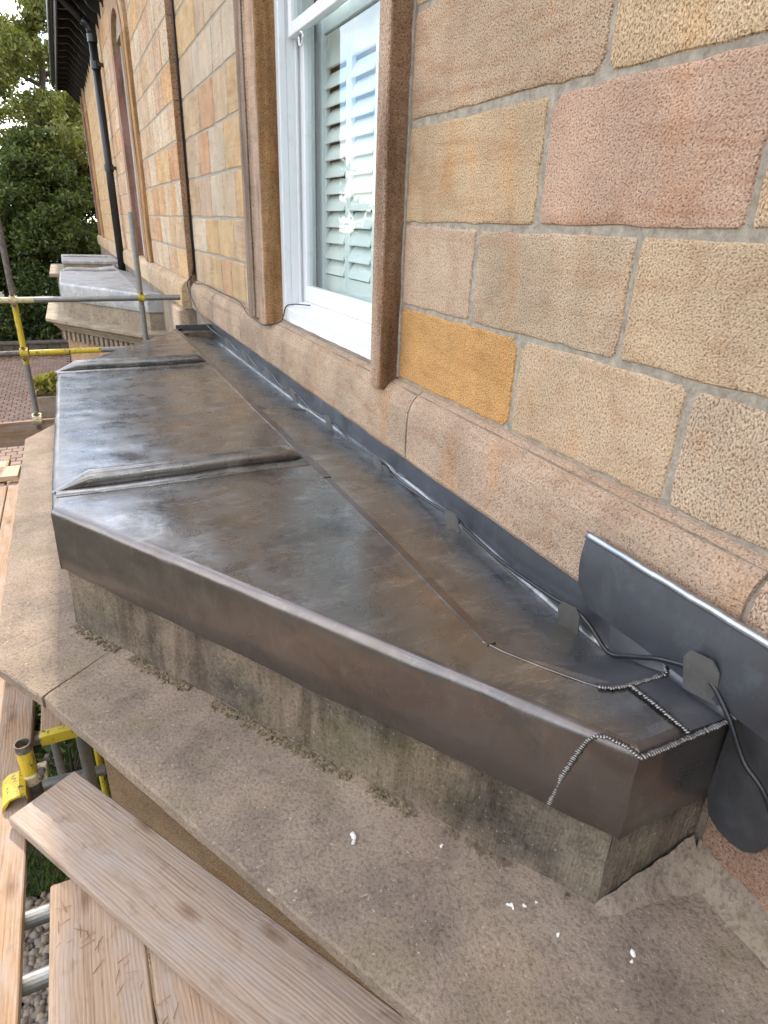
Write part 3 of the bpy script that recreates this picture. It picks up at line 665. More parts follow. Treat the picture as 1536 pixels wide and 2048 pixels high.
# eaves: fascia, soffit, gutter, ogee brackets
ev = MB().box((-.70, -3, 3.62), (.45, 25.15, 3.68)).build('eaves', 'black_timber', house)
MB().box((-.735, -3, 3.43), (-.701, 25.15, 3.70)).build('fascia', 'gutter_brown', ev, bevel=.006)
gp = [(-.80+.062*math.cos(a), 3.60+.062*math.sin(a)) for a in np.linspace(math.pi, 2*math.pi, 9)]
gi = [(-.80+.055*math.cos(a), 3.60+.055*math.sin(a)) for a in np.linspace(2*math.pi, math.pi, 9)]
V, Fc = loft([(x, -3, z) for x, z in gp+gi], [(x, 25.2, z) for x, z in gp+gi], 1, True); mk('gutter', V, Fc, 'black_iron', ev)
bp = [(-.05, 3.06), (-.10, 3.06), (-.12, 3.12), (-.20, 3.15), (-.27, 3.21), (-.32, 3.29), (-.36, 3.30), (-.40, 3.36), (-.46, 3.43), (-.53, 3.44), (-.60, 3.42), (-.69, 3.42), (-.70, 3.47), (-.70, 3.62), (-.05, 3.62)]
bp = [(x, z+.01) if z < 3.6 else (x, z) for x, z in bp]
y = 7.6
while y < 25:
    if y > 13: MB().prism([(x, y, z) for x, z in bp], (0, .07, 0)).build('bracket', 'black_timber', ev, bevel=.004)
    y += .72
# roof slope above the eaves
V = [(-.75, -3, 3.70), (-.75, 25.15, 3.70), (5, 25.15, 7.2), (5, -3, 7.2), (-.75, -3, 3.76), (-.75, 25.15, 3.76), (5, 25.15, 7.26), (5, -3, 7.26)]
mk('roof', V, [(0, 1, 2, 3), (4, 7, 6, 5), (0, 4, 5, 1), (1, 5, 6, 2), (2, 6, 7, 3), (3, 7, 4, 0)], 'dark_stone', house)
MB().box((.45, -3, GZ), (.5, 1.5, 3.6)).box((.45, 5.3, GZ), (.5, 25, 3.6)).build('inner_wall', 'room_wall', house)
MB().box((.5, 24.8, GZ), (8, 25.0, 3.6)).build('end_wall', 'cement', house)

# ---- cast iron downpipe
dp = thing('downpipe', 'black downpipe with collars on the far wall, elbow under the eaves', 'downpipe')
px, py = -.21, 14.9
MB().tube([(px, py, -1.2), (px, py, 2.95)], .072, 16).build('pipe', 'black_iron', dp, smooth=True)
MB().tube([(px, py, 2.93), (px-.01, py, 3.05), (px-.06, py, 3.14), (px-.14, py, 3.18)], .074, 14).tube([(px-.14, py, 3.18), (px-.4, py, 3.42), (-.79, py, 3.56)], .06, 10).build('elbow', 'black_iron', dp, smooth=True)
for z in (.78, 2.45, 2.86):
    MB().tube([(px, py, z), (px, py, z+.02), (px, py, z+.021), (px, py, z+.10), (px, py, z+.101), (px, py, z+.12)], .088, 16).build('collar', 'black_iron', dp)
    if z < 2.8: MB().box((px+.06, py-.13, z+.03), (FX+.005, py-.07, z+.09)).box((px+.03, py-.13, z+.035), (px+.07, py+.05, z+.085)).build('bracket', 'black_iron', dp, bevel=.004)

# ------------------------------------------------------------------ bay windows with lead roofs
def offset_line(a, b, d):
    a, b = Vector((*a, 0)), Vector((*b, 0)); t = (b-a).normalized(); n = Vector((-t.y, t.x, 0)); n = n if n.x < 0 or (abs(n.x) < 1e-6 and n.y < 0) else -n
    return a+n*d, b+n*d
def isect(a, b, c, d):
    x1, y1, x2, y2, x3, y3, x4, y4 = a.x, a.y, b.x, b.y, c.x, c.y, d.x, d.y
    den = (x1-x2)*(y3-y4)-(y1-y2)*(x3-x4)
    px_ = ((x1*y2-y1*x2)*(x3-x4)-(x1-x2)*(x3*y4-y3*x4))/den; py_ = ((x1*y2-y1*x2)*(y3-y4)-(y1-y2)*(x3*y4-y3*x4))/den
    return Vector((px_, py_, 0))
def bay_ring(d, base):
    """plan corners of the bay pushed outwards by d: wall, near corner, front corners, far corner, wall"""
    W0, N, L, F_, T, W1 = base
    segs = []
    for a, b in ((N, L), (L, F_), (F_, T)): segs.append(offset_line(a, b, d))
    e0 = (Vector((W0[0], W0[1]-d, 0)), Vector((N[0], N[1]-d, 0))); e1 = (Vector((T[0], T[1]+d, 0)), Vector((W1[0], W1[1]+d, 0)))
    p0 = isect(*e0, *segs[0]); p1 = isect(*segs[0], *segs[1]); p2 = isect(*segs[1], *segs[2]); p3 = isect(*segs[2], *e1)
    return [Vector((W0[0], p0.y, 0)), p0, p1, p2, p3, Vector((W1[0], p3.y, 0))]
def ring_sections(base, prof):
    rings = [(bay_ring(o, base), z) for o, z in prof]
    return [[Vector((r[i].x, r[i].y, z)) for r, z in rings] for i in range(6)]

TOP = -.95; LB = -1.195; LEDGE = -1.44
BASE = [(-.03, .612), (-.345, .612), (-1.428, 2.305), (-1.412, 4.68), (-.345, 6.38), (-.03, 6.38)]
def arc(r, n=6): return [(-r+r*math.sin(math.pi/2*i/n), r*math.cos(math.pi/2*i/n)-r) for i in range(n+1)]

def bay(dx, dy, dz, label, new):
    B = [(x+dx, y+dy) for x, y in BASE]
    root = thing('bay_window', label, 'bay window', group='bay windows along the house')
    zt, zb, zl = TOP+dz, LB+dz, LEDGE+dz
    ledge_m, up_m, lead_m, fas_m = ('ledge_stone', 'upstand_stone', 'lead', 'lead_fascia') if new else ('old_ledge', 'old_upstand', 'old_lead', 'old_lead')
    J = 1 if new else 0
    # stone upstand under the lead, one block per side
    S = ring_sections(B, [(-.10, zt-.03), (-.014, zt-.03), (-.014, zb), (-.012, zb-.1), (-.008, zl+.02), (.0, zl-.05), (-.10, zl-.05)])
    for i in range(5):
        V, Fc = loft(S[i], S[i+1], 30 if new else 6, True, .004 if new else .002, 7, i, skip=(0, 6))
        mk('upstand_stone', V, Fc, up_m, root)
    # cornice ledge stones
    if new:
        inner = bay_ring(-.08, B)
        outer = [Vector((-.03, -.15, 0)), Vector((-.478, -.08, 0)), Vector((-1.692, 2.155, 0)), Vector((-1.695, 4.845, 0)), Vector((-.62, 6.68, 0)), Vector((-.03, 6.68, 0))]
        outer = [Vector((p.x+dx, p.y+dy, 0)) for p in outer]
    else:
        inner = bay_ring(-.08, B); outer = bay_ring(.27, B)
    inner[0].x = outer[0].x = inner[5].x = outer[5].x = -.032+dx*.5
    prof = [(0, .0), (.2, .0), (.35, -.002), (.5, -.004), (.65, -.006), (.8, -.006), (.93, -.008), (.985, -.010), (.998, -.015), (1.0, -.05), (.985, -.058), (.8, -.09), (0, -.09)]
    for i in range(5):
        A = [inner[i].lerp(outer[i], t)+Vector((0, 0, zl+z)) for t, z in prof]
        oe, ie = outer[i+1], inner[i+1]
        if new and i == 1:          # the front stone carries round the corner; the joint sits a little way along the cant
            ie = inner[1].lerp(inner[2], .885); oe = Vector((-1.532+dx, 1.905+dy, 0)); ob = Vector((-1.540+dx, 1.907+dy, 0))
            A2 = [ie.lerp(ob, t)+Vector((0, 0, zl+z)) for t, z in prof]; C2 = [inner[2].lerp(outer[2], t)+Vector((0, 0, zl+z)) for t, z in prof]
            V, Fc = loft(A2, C2, 12, True, .0036, 7, 3, skip=(0, 12)); mk('cornice_stone', V, Fc, ledge_m, root)
        C = [ie.lerp(oe, t)+Vector((0, 0, zl+z)) for t, z in prof]
        d = (C[-3]-A[-3]).normalized()*.0012
        A = [p+d*(0 if i == 1 else 1) for p in A]; C = [p-d*(0 if i == 0 else 1) for p in C]
        V, Fc = loft(A, C, max(8, int((C[8]-A[8]).length/(.03 if new else .12))), True, .0036, 7, 3, skip=(0, 12))
        mk('cornice_stone', V, Fc, ledge_m, root)
    # bed mouldings and dentils below the ledge
    for j, (o, z0, z1) in enumerate(((.17, -.09, -.13), (.13, -.13, -.165), (.10, -.165, -.20), (.05, -.20, -.34))):
        S = ring_sections(B, [(-.1, zl+z0-.001), (o, zl+z0-.001), (o, zl+z1+.006), (o-.012, zl+z1), (-.1, zl+z1)])
        for i in range(5):
            V, Fc = loft(S[i], S[i+1], 4, True, 0); mk('moulding', V, Fc, 'old_upstand' if not new else 'upstand_stone', root)
    R1 = bay_ring(.052, B); R2 = bay_ring(.085, B)
    for i in (1, 2):
        L_ = (R1[i+1]-R1[i]).length; n = int(L_/.11)
        t0 = (R1[i+1]-R1[i]).normalized(); nn = (R2[i]+R2[i+1]-R1[i]-R1[i+1])/2; nn = nn - t0*nn.dot(t0)
        for k in range(n):
            p = R1[i] + t0*(L_*(k+.2)/n) + Vector((0, 0, zl-.34))
            MB().prism([p, p+t0*.06, p+t0*.06+nn, p+nn], (0, 0, .13)).build('dentil', 'old_upstand', root)
    # body of the bay: lintel band, corner piers, glazing, sill wall
    for (o, z0, z1, m_, nm, cc) in ((-.005, zl-.34, zl-1.02, 'ashlar', 'lintel', (.40, .275, .175)), (-.005, -3.6, GZ-.02, 'ashlar', 'sill_wall', (.42, .30, .2))):
        S = ring_sections(B, [(-.25, z0), (o, z0), (o, z1), (-.25, z1)])
        for i in range(5):
            V, Fc = loft(S[i], S[i+1], 4, True, 0); mk(nm, V, Fc, m_ if new else 'ashlar_far', root, color=cc)
    G1 = bay_ring(-.10, B)
    for i in range(1, 5):
        c = bay_ring(-.12, B)[i]
        MB().box((c.x-.1, c.y-.1, -3.6), (c.x+.1, c.y+.1, zl-1.02)).build('pier', 'ashlar_far', root, color=(.46, .36, .25), bevel=.01)
    for i in (1, 2, 3):
        a, b = G1[i], G1[i+1]; t0 = (b-a).normalized(); nn = Vector((t0.y, -t0.x, 0))*.02
        p, q = a+t0*.15, b-t0*.15
        MB().prism([p+Vector((0, 0, -3.6)), q+Vector((0, 0, -3.6)), q+nn+Vector((0, 0, -3.6)), p+nn+Vector((0, 0, -3.6))], (0, 0, 3.6+zl-1.02)).build('glazing', 'dark_glass', root)
    # ---- lead: fascia skirts with rounded top edge
    r = .028
    fp = [(x, zt+z) for x, z in arc(r)] + [(.0012, zt-.10), (.003, zt-.17), (.0035, zb+.003), (.0, zb-.002), (-.006, zb-.002)]
    S = ring_sections(B, [(o+.004, z) for o, z in fp])
    for i in range(5):
        if i in (0, 4) and not new and i == 0: pass
        n = 46 if new else 8
        V, Fc = loft(S[i], S[i+1], n, False, .0042 if new else .005, 6, i+11, skip=(0, 1, 2))
        mk('lead_fascia', V, Fc, fas_m, root, smooth=True)
    # roof sheets
    in_r = bay_ring(.004-r, B)
    edges_ = [(in_r[0], in_r[1]), (in_r[1], in_r[2]), (in_r[2], in_r[3]), (in_r[3], in_r[4])]
    def dist_edge(x, y):
        d = 9
        for a, b in edges_:
            t = (b-a).normalized(); d = min(d, abs((x-a.x)*t.y-(y-a.y)*t.x))
        return d
    XD = -.43+dx
    def zf(x, y):
        f = min(1, max(0, dist_edge(x, y)/.12)); f = f*f*(3-2*f)
        p = Vector((x*2.2, y*2.2, dy))
        u = noise.noise(p)*.006 + noise.noise(p*3.3)*.0022 + noise.noise(Vector((x*3, y*16, 4)))*.0013
        if not new: u *= 3
        # wrinkles where the sheet was dressed over the front edge
        w = max(0, 1-abs(x+1.40-dx)/.22); u += noise.noise(Vector((x*6+y*3, y*15, 9)))*.005*w
        return zt + f*(u + .012*min(1, max(0, (x-dx+1.4)))*min(1, max(0, (y-dy-.95)/.7)))
    y1, y2 = 2.47+dy, 4.62+dy
    N_, L_, F_, T_ = in_r[1], in_r[2], in_r[3], in_r[4]
    V, Fc = clip_grid([(N_.x, N_.y), (L_.x, L_.y), (L_.x, y1), (XD, y1), (XD, N_.y)], .03 if new else .1, zf)
    # near sheet: main part left of the drip, and the toe running to the corner
    t = (XD-N_.x)/(L_.x-N_.x); yc = N_.y + t*(L_.y-N_.y)
    V, Fc = clip_grid([(XD, yc), (L_.x, L_.y), (L_.x, y1), (XD, y1)], .03 if new else .1, zf)
    V2, F2 = clip_grid([(XD, yc), (N_.x, N_.y), (-.21+dx, N_.y), (-.21+dx, .757+dy), (XD, 1.02+dy)], .02 if new else .1, zf)
    n = len(V); mk('roof_sheet', V+V2, Fc+[tuple(i+n for i in f) for f in F2], lead_m, root, smooth=True)
    V, Fc = clip_grid([(L_.x, y1), (F_.x, F_.y), (XD, F_.y), (XD, y1)], .03 if new else .1, zf); mk('roof_sheet', V, Fc, lead_m, root, smooth=True)
    t = (XD-T_.x)/(F_.x-T_.x); yf = T_.y + t*(F_.y-T_.y)
    V, Fc = clip_grid([(F_.x, F_.y), (XD, F_.y), (XD, yf)], .03 if new else .1, zf); V2, F2 = clip_grid([(XD, yf), (T_.x, T_.y), (-.36+dx, T_.y), (XD, 6.2+dy)], .05, zf)
    n = len(V); mk('roof_sheet', V+V2, Fc+[tuple(i+n for i in f) for f in F2], lead_m, root, smooth=True)
    # wood-cored rolls
    for yr in ((y1+.02, y2+.03) if new else (y2+.03,)):
        V, Fc = [], []; m = 17; xs = [-1.425, -1.40, -1.375, -1.35, -1.325, -1.29] + list(np.linspace(-1.24, -.52, 22)) + [-.49, -.465, -.45, -.443]
        for x in xs:
            if x < -1.29: k = max(.06, (x+1.425)/.135)
            elif x > -.52: k = max(.1, min(1, (-.44-x)/.06))**.6
            else: k = 1
            for q in range(m):
                ph = R(-48+276*q/(m-1)); h = (.0275+.036*math.sin(ph))*k; w = .036*(.35+.65*k)
                p = Vector((x+dx, yr - math.cos(ph)*w - (1-k)*.03*(x < -1), zt+h-.001)); V.append(p + noise.noise_vector(p*9)*.002)
        for i in range(len(xs)-1):
            for q in range(m-1): Fc.append((i*m+q, i*m+q+1, (i+1)*m+q+1, (i+1)*m+q))
        Fc.append(tuple(range(m))); Fc.append(tuple((len(xs)-1)*m+q for q in range(m)))
        V = [Vector((p.x, p.y, p.z + (zf(p.x, p.y)-zt))) for p in V]
        mk('lead_roll', V, Fc, lead_m, root, smooth=True)
        # splash lap lying on the near sheet
        V, Fc = [], []
        for i in range(31):
            x = -1.412+dx + (XD-.005+1.412-dx)*i/30
            for (yo, zo) in ((-.105, .0005), (-.105, .0034), (-.03, .0045)):
                y = yr+yo+.012*(1-i/30); V.append((x, y, zf(x, y)+zo))
        for i in range(30):
            for q in range(2): Fc.append((i*3+q, i*3+q+1, i*3+q+4, i*3+q+3))
        mk('splash_lap', V, Fc, lead_m, root, smooth=True)
    # gutter floor, upstand, drip strip
    XC = -.076+dx
    crz = [(.9, -1.036), (1.2, -1.036), (1.75, -1.0), (2.35, -.99), (3.46, -1.02), (3.54, -1.034), (6.4, -1.05)]
    drz = [(.9, -.962), (3.46, -.967), (3.54, -.976), (6.4, -.985)]
    V, Fc = [], []; ny = 140 if new else 24
    tt = [0, .1, .25, .4, .55, .7, .82, .9, .95, .975, 1.0]
    for j in range(ny+1):
        y = .90 + (6.36-.90)*j/ny; za, zc_ = lerp_tab(drz, y)+dz, lerp_tab(crz, y)+dz; xa = XD if y > 1.02 else XD+(1.02-y)*.75
        prf = [(xa+(XC-xa)*q, za+(zc_-za)*q**1.2) for q in tt] + [(XC+.006, zc_+.004), (XC+.009, zc_+.014), (XC+.011, zc_+.05), (XC+.012, zc_+.09), (XC+.013, -.884+dz)]
        for (x, z) in prf:
            p = Vector((x, y+dy, z)); V.append(p+Vector((0, 0, 1))*(noise.noise(Vector((x*5, y*3.2, 2)))*.004 + noise.noise(Vector((x*14, y*9, 5)))*.0015 if x < XC-.004 else 0) + Vector((1, 0, 0))*(noise.noise(Vector((y*6, z*9, 1)))*.003))
    m = len(tt)+5
    for j in range(ny):
        for q in range(m-1): Fc.append((j*m+q, j*m+q+1, (j+1)*m+q+1, (j+1)*m+q))
    gut = mk('gutter', V, Fc, 'lead_gutter' if new else 'old_lead', root, smooth=True)
    if new:
        gut.data.materials.append(MATS['lead_dark'])
        for p in gut.data.polygons:
            if p.index % (m-1) >= len(tt)+1: p.material_index = 1
    def strip(name, ya, yb, mat, xa, w, h):
        V, Fc = [], []; n = max(2, int((yb-ya)/.05))
        for j in range(n+1):
            y = ya+(yb-ya)*j/n; wob = noise.noise(Vector((0, y*2.3, 7)))*.004
            z = zf(xa+dx, y+dy)
            for (xo, zo) in ((-.004, -.001), (-.004, .004), (w, .0035), (w, -.03)): V.append((xa+dx+xo+wob, y+dy, z+zo))
        for j in range(n):
            for q in range(3): Fc.append((j*4+q, j*4+q+1, (j+1)*4+q+1, (j+1)*4+q))
        Fc.append((0, 1, 2, 3)); Fc.append((n*4, n*4+3, n*4+2, n*4+1)); return mk(name, V, Fc, mat, root)
    strip('drip_strip', 1.03, 2.20, lead_m if not new else 'lead_fascia', -.432, .022, .004)
    strip('drip_strip', 2.215, 6.25, lead_m if not new else 'lead_fascia', -.432, .03, .004)
    # far end stop of the gutter
    MB().box((-.40+dx, 6.352+dy, -1.05+dz), (-.06+dx, 6.36+dy, -.925+dz)).build('end_stop', 'lead_dark' if new else 'old_lead', root, bevel=.003)
    MB().box((-.345+dx, .60+dy, -1.19+dz), (-.03+dx, .614+dy, -.96+dz)).build('end_skirt', fas_m, root, bevel=.003) if not new else None
    if not new:
        V, Fc = clip_grid([(-.36+dx, .612+dy), (-.06+dx, .612+dy), (-.06+dx, .95+dy), (-.3+dx, .95+dy)], .05, lambda x, y: zt-.004); mk('toe_sheet', V, Fc, lead_m, root, smooth=True)
    return root, zf

near_bay, ZF = bay(0, 0, 0, 'near bay with new dark lead roof, rolls, welded corner and brown stone ledge', True)
bay(.035, 8.95, -.02, 'second bay with old pale grey lead roof, behind the scaffold tubes', False)

# lap across the gutter, ramp patch, tread and welds of the near bay
V, Fc = [], []
for i in range(13):
    x = -.425 + .345*i/12; q = (x+.43)/.354; z = (-.9705)+( -1.0275+.9705)*q**1.2
    V += [(x, 3.44+.02*q, z+.002), (x, 3.44+.02*q, z+.0065), (x, 3.52, z+.0045)]
for i in range(12):
    for q in range(2): Fc.append((i*3+q, i*3+q+1, i*3+q+4, i*3+q+3))
mk('gutter_lap', V, Fc, 'lead_gutter', near_bay, smooth=True)
def bilin(A, Bq, Cq, D, n, m, j=.002):
    A, Bq, Cq, D = map(Vector, (A, Bq, Cq, D)); V = []
    for i in range(n+1):
        for k in range(m+1):
            p = A.lerp(Bq, i/n).lerp(D.lerp(Cq, i/n), k/m); V.append(p+noise.noise_vector(p*12)*j)
    return V, [(i*(m+1)+k, i*(m+1)+k+1, (i+1)*(m+1)+k+1, (i+1)*(m+1)+k) for i in range(n) for k in range(m)]
V, Fc = bilin((-.268, .782, -.944), (-.098, .768, -.945), (-.070, .965, -1.034), (-.315, .90, -.966), 8, 8); mk('gutter_patch', V, Fc, 'lead_patch', near_bay, smooth=True)
V, Fc = bilin((-.098, .768, -.945), (-.06, .768, -.885), (-.062, 1.0, -.885), (-.072, .97, -1.034), 6, 6); mk('gutter_patch', V, Fc, 'lead_patch', near_bay, smooth=True)
V, Fc = bilin((-.225, .772, -.943), (-.106, .766, -.945), (-.10, .606, -.945), (-.215, .612, -.944), 8, 8, .001); mk('corner_tread', V, Fc, 'lead_patch', near_bay, smooth=True)
pr = [(-.108, -.945), (-.102, -.943), (-.097, -.938), (-.092, -.93), (-.080, -.90), (-.074, -.884)]
V, Fc = loft([(x, .768, z) for x, z in pr], [(x+.004, .600, z) for x, z in pr], 8, False, .001); mk('corner_upstand', V, Fc, 'lead_dark', near_bay, smooth=True)
pth = [(-.436, 1.05), (-.405, .985), (-.35, .895), (-.30, .825), (-.27, .788)]; V, Fc = [], []
for i, (x, y) in enumerate(pth):
    z = ZF(x, y)
    V += [(x-.004, y-.0025, z+.0005), (x-.003, y-.002, z+.0025), (x+.002, y+.0015, z+.0022), (x+.005, y+.003, z-.03)]
for i in range(4):
    for q in range(3): Fc.append((i*4+q, i*4+q+1, (i+1)*4+q+1, (i+1)*4+q))
mk('toe_edge', V, Fc, 'lead_fascia', near_bay)
# wall apron hanging below the corner, rounded lower edge
ap = [(.604, -.95), (.604, -1.17), (.585, -1.225), (.555, -1.243), (.52, -1.247), (.49, -1.24), (.465, -1.215), (.452, -1.18), (.43, -1.12), (.30, -1.08), (.10, -1.06), (-.4, -1.06), (-.4, -.89), (.604, -.89)]
mb = MB().prism([(-.082, y, z) for y, z in ap], (.005, 0, 0)); mb.build('wall_apron', 'lead_dark', near_bay, bevel=.0015)

def weld(path, r, name='weld_seam'):
    """row of overlapping scale-like beads"""
    path = [Vector(p) for p in path]; L = [0]
    for a, b in zip(path, path[1:]): L.append(L[-1]+(b-a).length)
    V, Fc = [], []; s = 0; k = 0
    while s <= L[-1]:
        i = max(j for j in range(len(L)) if L[j] <= s+1e-9); i = min(i, len(path)-2)
        p = path[i].lerp(path[i+1], (s-L[i])/(L[i+1]-L[i])); t = (path[i+1]-path[i]).normalized()
        a = Vector((0, 0, 1)) if abs(t.z) < .8 else Vector((-.845, -.535, 0)); sd1 = t.cross(a).normalized(); up = sd1.cross(t)
        n = len(V); kk = 1+rng.uniform(-.28, .28)
        for q in IV:
            V.append(p + t*(q.x*r*.62) + sd1*(q.y*r*kk) + up*(q.z*r*.34 + q.x*r*.2) + Vector((rng.uniform(-1, 1), rng.uniform(-1, 1), 0))*r*.06)
        Fc.extend(tuple(x+n for x in f) for f in IF); s += r*rng.uniform(.62, .95); k += 1
    return mk(name, V, Fc, 'lead_bright', near_bay, smooth=True, recalc=False)
nrm = Vector((-.845, -.535, 0)); tl = Vector((-.539, .842, 0)); N0 = Vector((-.345, .612, 0))
fz = lambda s, o, z: tuple(N0 + tl*s + nrm*o + Vector((0, 0, z)))
weld([fz(.152, .008, LB+.004), fz(.138, .007, -1.10), fz(.118, .006, -1.02), fz(.105, .005, -.978), fz(.09, .0, -.956), fz(.07, -.006, -.950), fz(.03, -.004, -.951), (-.352, .604, -.953)], .008)
weld([(-.352, .604, -.953), (-.30, .600, -.949), (-.2, .600, -.947), (-.11, .598, -.944), (-.085, .592, -.93)], .008)
weld([(-.285, .795, -.944), (-.262, .780, -.943), (-.23, .772, -.942), (-.18, .769, -.942), (-.104, .766, -.942)], .008)
weld([(-.216, .766, -.941), (-.213, .70, -.941), (-.212, .606, -.944)], .0085)
weld([(-.102, .766, -.94), (-.088, .79, -.93), (-.082, .82, -.91), (-.08, .85, -.89)], .0075)
# lead tabs holding the cable
for i, (y, z, s) in enumerate([(.672, -.872, 1.15), (1.085, -.995, 1.0), (1.72, -.985, .95), (2.36, -.985, .95), (2.985, -.972, .95), (3.59, -.968, .9), (4.16, -.955, .9), (4.78, -.955, .9), (5.40, -.955, .9)]):
    w, h = .031*s, .05*s; z += (.012 if i else 0); pts = [(-w, -h), (w, -h), (w*1.05, h*.55), (w*.65, h), (-w*.65, h), (-w*1.05, h*.55)]
    x0 = -.122 if i else -.128; r_ = rng.uniform(-.12, .12); V = []
    for d in (0, .0035):
        for (a, b) in pts: V.append((x0-.012*(b/h)+d-.010*(a/w)*(1 if i < 3 else .5), y+a+b*r_, z+b))
    mk('lead_tab', V, [tuple(range(6))[::-1], tuple(range(6, 12))] + [(k, (k+1) % 6, 6+(k+1) % 6, 6+k) for k in range(6)], 'lead_tab', near_bay)
# moss along the foot of the upstand, cement fillets, droppings
mr = random.Random(5); V, Fc = [], []
for i in range(2600):
    s = mr.random()*2.0
    if noise.noise(Vector((s*5, 2, 7))) + .5*noise.noise(Vector((s*19, 1, 3))) < -.28 + (.35 if s < .5 else 0): continue
    p = N0+tl*s+nrm*(.004+abs(mr.gauss(0, .013))); k = mr.uniform(.0014, .0044)*(1.25 if .5 < s < 1.95 else .6)
    blob(V, Fc, (p.x, p.y, LEDGE+.002+k*.3), k*1.5, k*1.1, k*.8, mr, .35)
o = mk('moss', V, Fc, 'moss', near_bay, recalc=False); o['kind'] = 'stuff'
A = [(-.345, .614, LEDGE+.012), (-.352, .60, LEDGE+.004), (-.36, .585, LEDGE-.006), (-.345, .62, LEDGE-.02)]; Bq = [(-.05, .614, LEDGE+.10), (-.05, .59, LEDGE+.05), (-.05, .53, LEDGE-.004), (-.05, .62, LEDGE-.02)]
V, Fc = loft(A, Bq, 40, True, .007, 14, 2); mk('cement_fillet', V, Fc, 'cement', near_bay)
A = [(-.044, .60, LEDGE+.09), (-.07, .59, LEDGE+.03), (-.10, .57, LEDGE-.006), (-.03, .6, LEDGE-.02)]; Bq = [(-.044, -.3, LEDGE+.03), (-.06, -.3, LEDGE+.008), (-.09, -.3, LEDGE-.006), (-.03, -.3, LEDGE-.02)]
V, Fc = loft(A, Bq, 60, True, .008, 12, 8); mk('cement_fillet', V, Fc, 'cement', near_bay)
for (x, y, s) in [(-.80, 1.02, .012), (-.805, 1.0, .006), (-.53, .70, .009), (-.50, .685, .006), (-.47, .68, .004), (-.345, .50, .010), (-.36, .49, .005), (-.60, .90, .006), (-.47, .60, .005)]:
    V, Fc = [], []; 
    for q in range(3): blob(V, Fc, (x+mr.uniform(-s, s)*.6, y+mr.uniform(-s, s)*.6, LEDGE+.000), s*mr.uniform(.4, .9), s*mr.uniform(.3, .7), .004, mr, .3)
    mk('white_spot', V, Fc, 'dropping', near_bay, recalc=False)

# loose cover flashing standing in front of the sill course
fl = thing('lead_flashing', 'loose dark lead flashing with bright rolled top edge, not yet dressed down', 'flashing')
po = [(1.072, -.885), (1.060, -.90), (1.03, -.916), (.99, -.922), (.6, -.915), (.2, -.912), (-.5, -.91), (-.5, -.725), (.2, -.727), (.6, -.728), (1.085, -.728), (1.088, -.80)]
V, Fc = [], []
ys = np.linspace(-.5, 1.085, 50); zs = np.linspace(0, 1, 9)
for y in ys:
    e = max(0, (y-1.03)/.055); zbot = -.918 + .05*e*e
    for q in zs:
        z = zbot + (-.727-zbot)*q; bow = .008*math.sin(math.pi*q) + .0015*math.sin(y*5)
        V.append((-.112 - bow + noise.noise(Vector((y*7, z*9, 3)))*.0035*(1-q*.5), y, z + noise.noise(Vector((y*9, 1, 5)))*.002*(1-q)))
for i in range(49):
    for q in range(8): Fc.append((i*9+q, i*9+q+1, (i+1)*9+q+1, (i+1)*9+q))
n = len(V); V += [(x+.0035, y, z) for x, y, z in V]; Fc += [tuple(k+n for k in f)[::-1] for f in Fc[:]]
rim = [i*9 for i in range(50)] + [49*9+q for q in range(1, 9)]
m0 = len(V); V += [V[i] for i in rim] + [V[i+n] for i in rim]; nr = len(rim); Fc += [(m0+i, m0+i+1, m0+nr+i+1, m0+nr+i) for i in range(nr-1)]
mk('sheet', V, Fc, 'lead_dark', fl, smooth=True)
mb = MB(); mb.tube([(-.108+.0008*math.sin(y*40+math.sin(y*17)), y, -.722+.0006*math.sin(y*55)) for y in np.linspace(-.5, 1.087, 90)], .0105, 8); mb.build('rolled_edge', 'lead_rim', fl, smooth=True)

# black cable clipped along the gutter and up the corner
cab = [(-.10, .25, -1.33), (-.10, .38, -1.18), (-.112, .474, -1.035), (-.113, .537, -.995), (-.113, .60, -.918), (-.112, .672, -.872), (-.112, .776, -.906), (-.105, .87, -.965), (-.103, .939, -1.002), (-.104, 1.02, -.978), (-.105, 1.085, -.965), (-.1, 1.18, -.985), (-.1, 1.431, -.998),
       (-.1, 1.649, -.982), (-.1, 1.72, -.97), (-.1, 1.905, -.985), (-.1, 2.211, -1.0), (-.1, 2.36, -.97), (-.1, 2.718, -.985), (-.1, 2.985, -.96), (-.1, 3.3, -.985), (-.1, 3.59, -.955), (-.1, 3.9, -.98), (-.1, 4.16, -.945), (-.1, 4.5, -.975), (-.1, 4.78, -.945), (-.1, 5.1, -.97), (-.1, 5.4, -.945),
       (-.1, 5.9, -.96), (-.1, 6.4, -.93), (-.1, 6.8, -.86), (-.11, 7.15, -.72), (-.10, 7.30, -.62), (-.03, 7.322, -.5), (-.016, 7.322, 0), (-.016, 7.322, 3.6)]
def smooth_path(P, k=6):
    P = [Vector(p) for p in P]; out = []
    for i in range(len(P)-1):
        p0, p1, p2, p3 = P[max(i-1, 0)], P[i], P[i+1], P[min(i+2, len(P)-1)]
        for j in range(k):
            t = j/k; out.append(.5*((2*p1)+(p2-p0)*t+(2*p0-5*p1+4*p2-p3)*t*t+(3*p1-p0-3*p2+p3)*t**3))
    return out+[P[-1]]
cab = [(x-.004, y, z+(.012 if 1.0 < y < 6 else 0)) for x, y, z in cab]
MBc = MB().tube(smooth_path(cab), .0062, 10)
tag(MBc.build('cable', 'rubber', smooth=True), 'thin black cable clipped along the lead gutter and up the wall corner', 'cable')
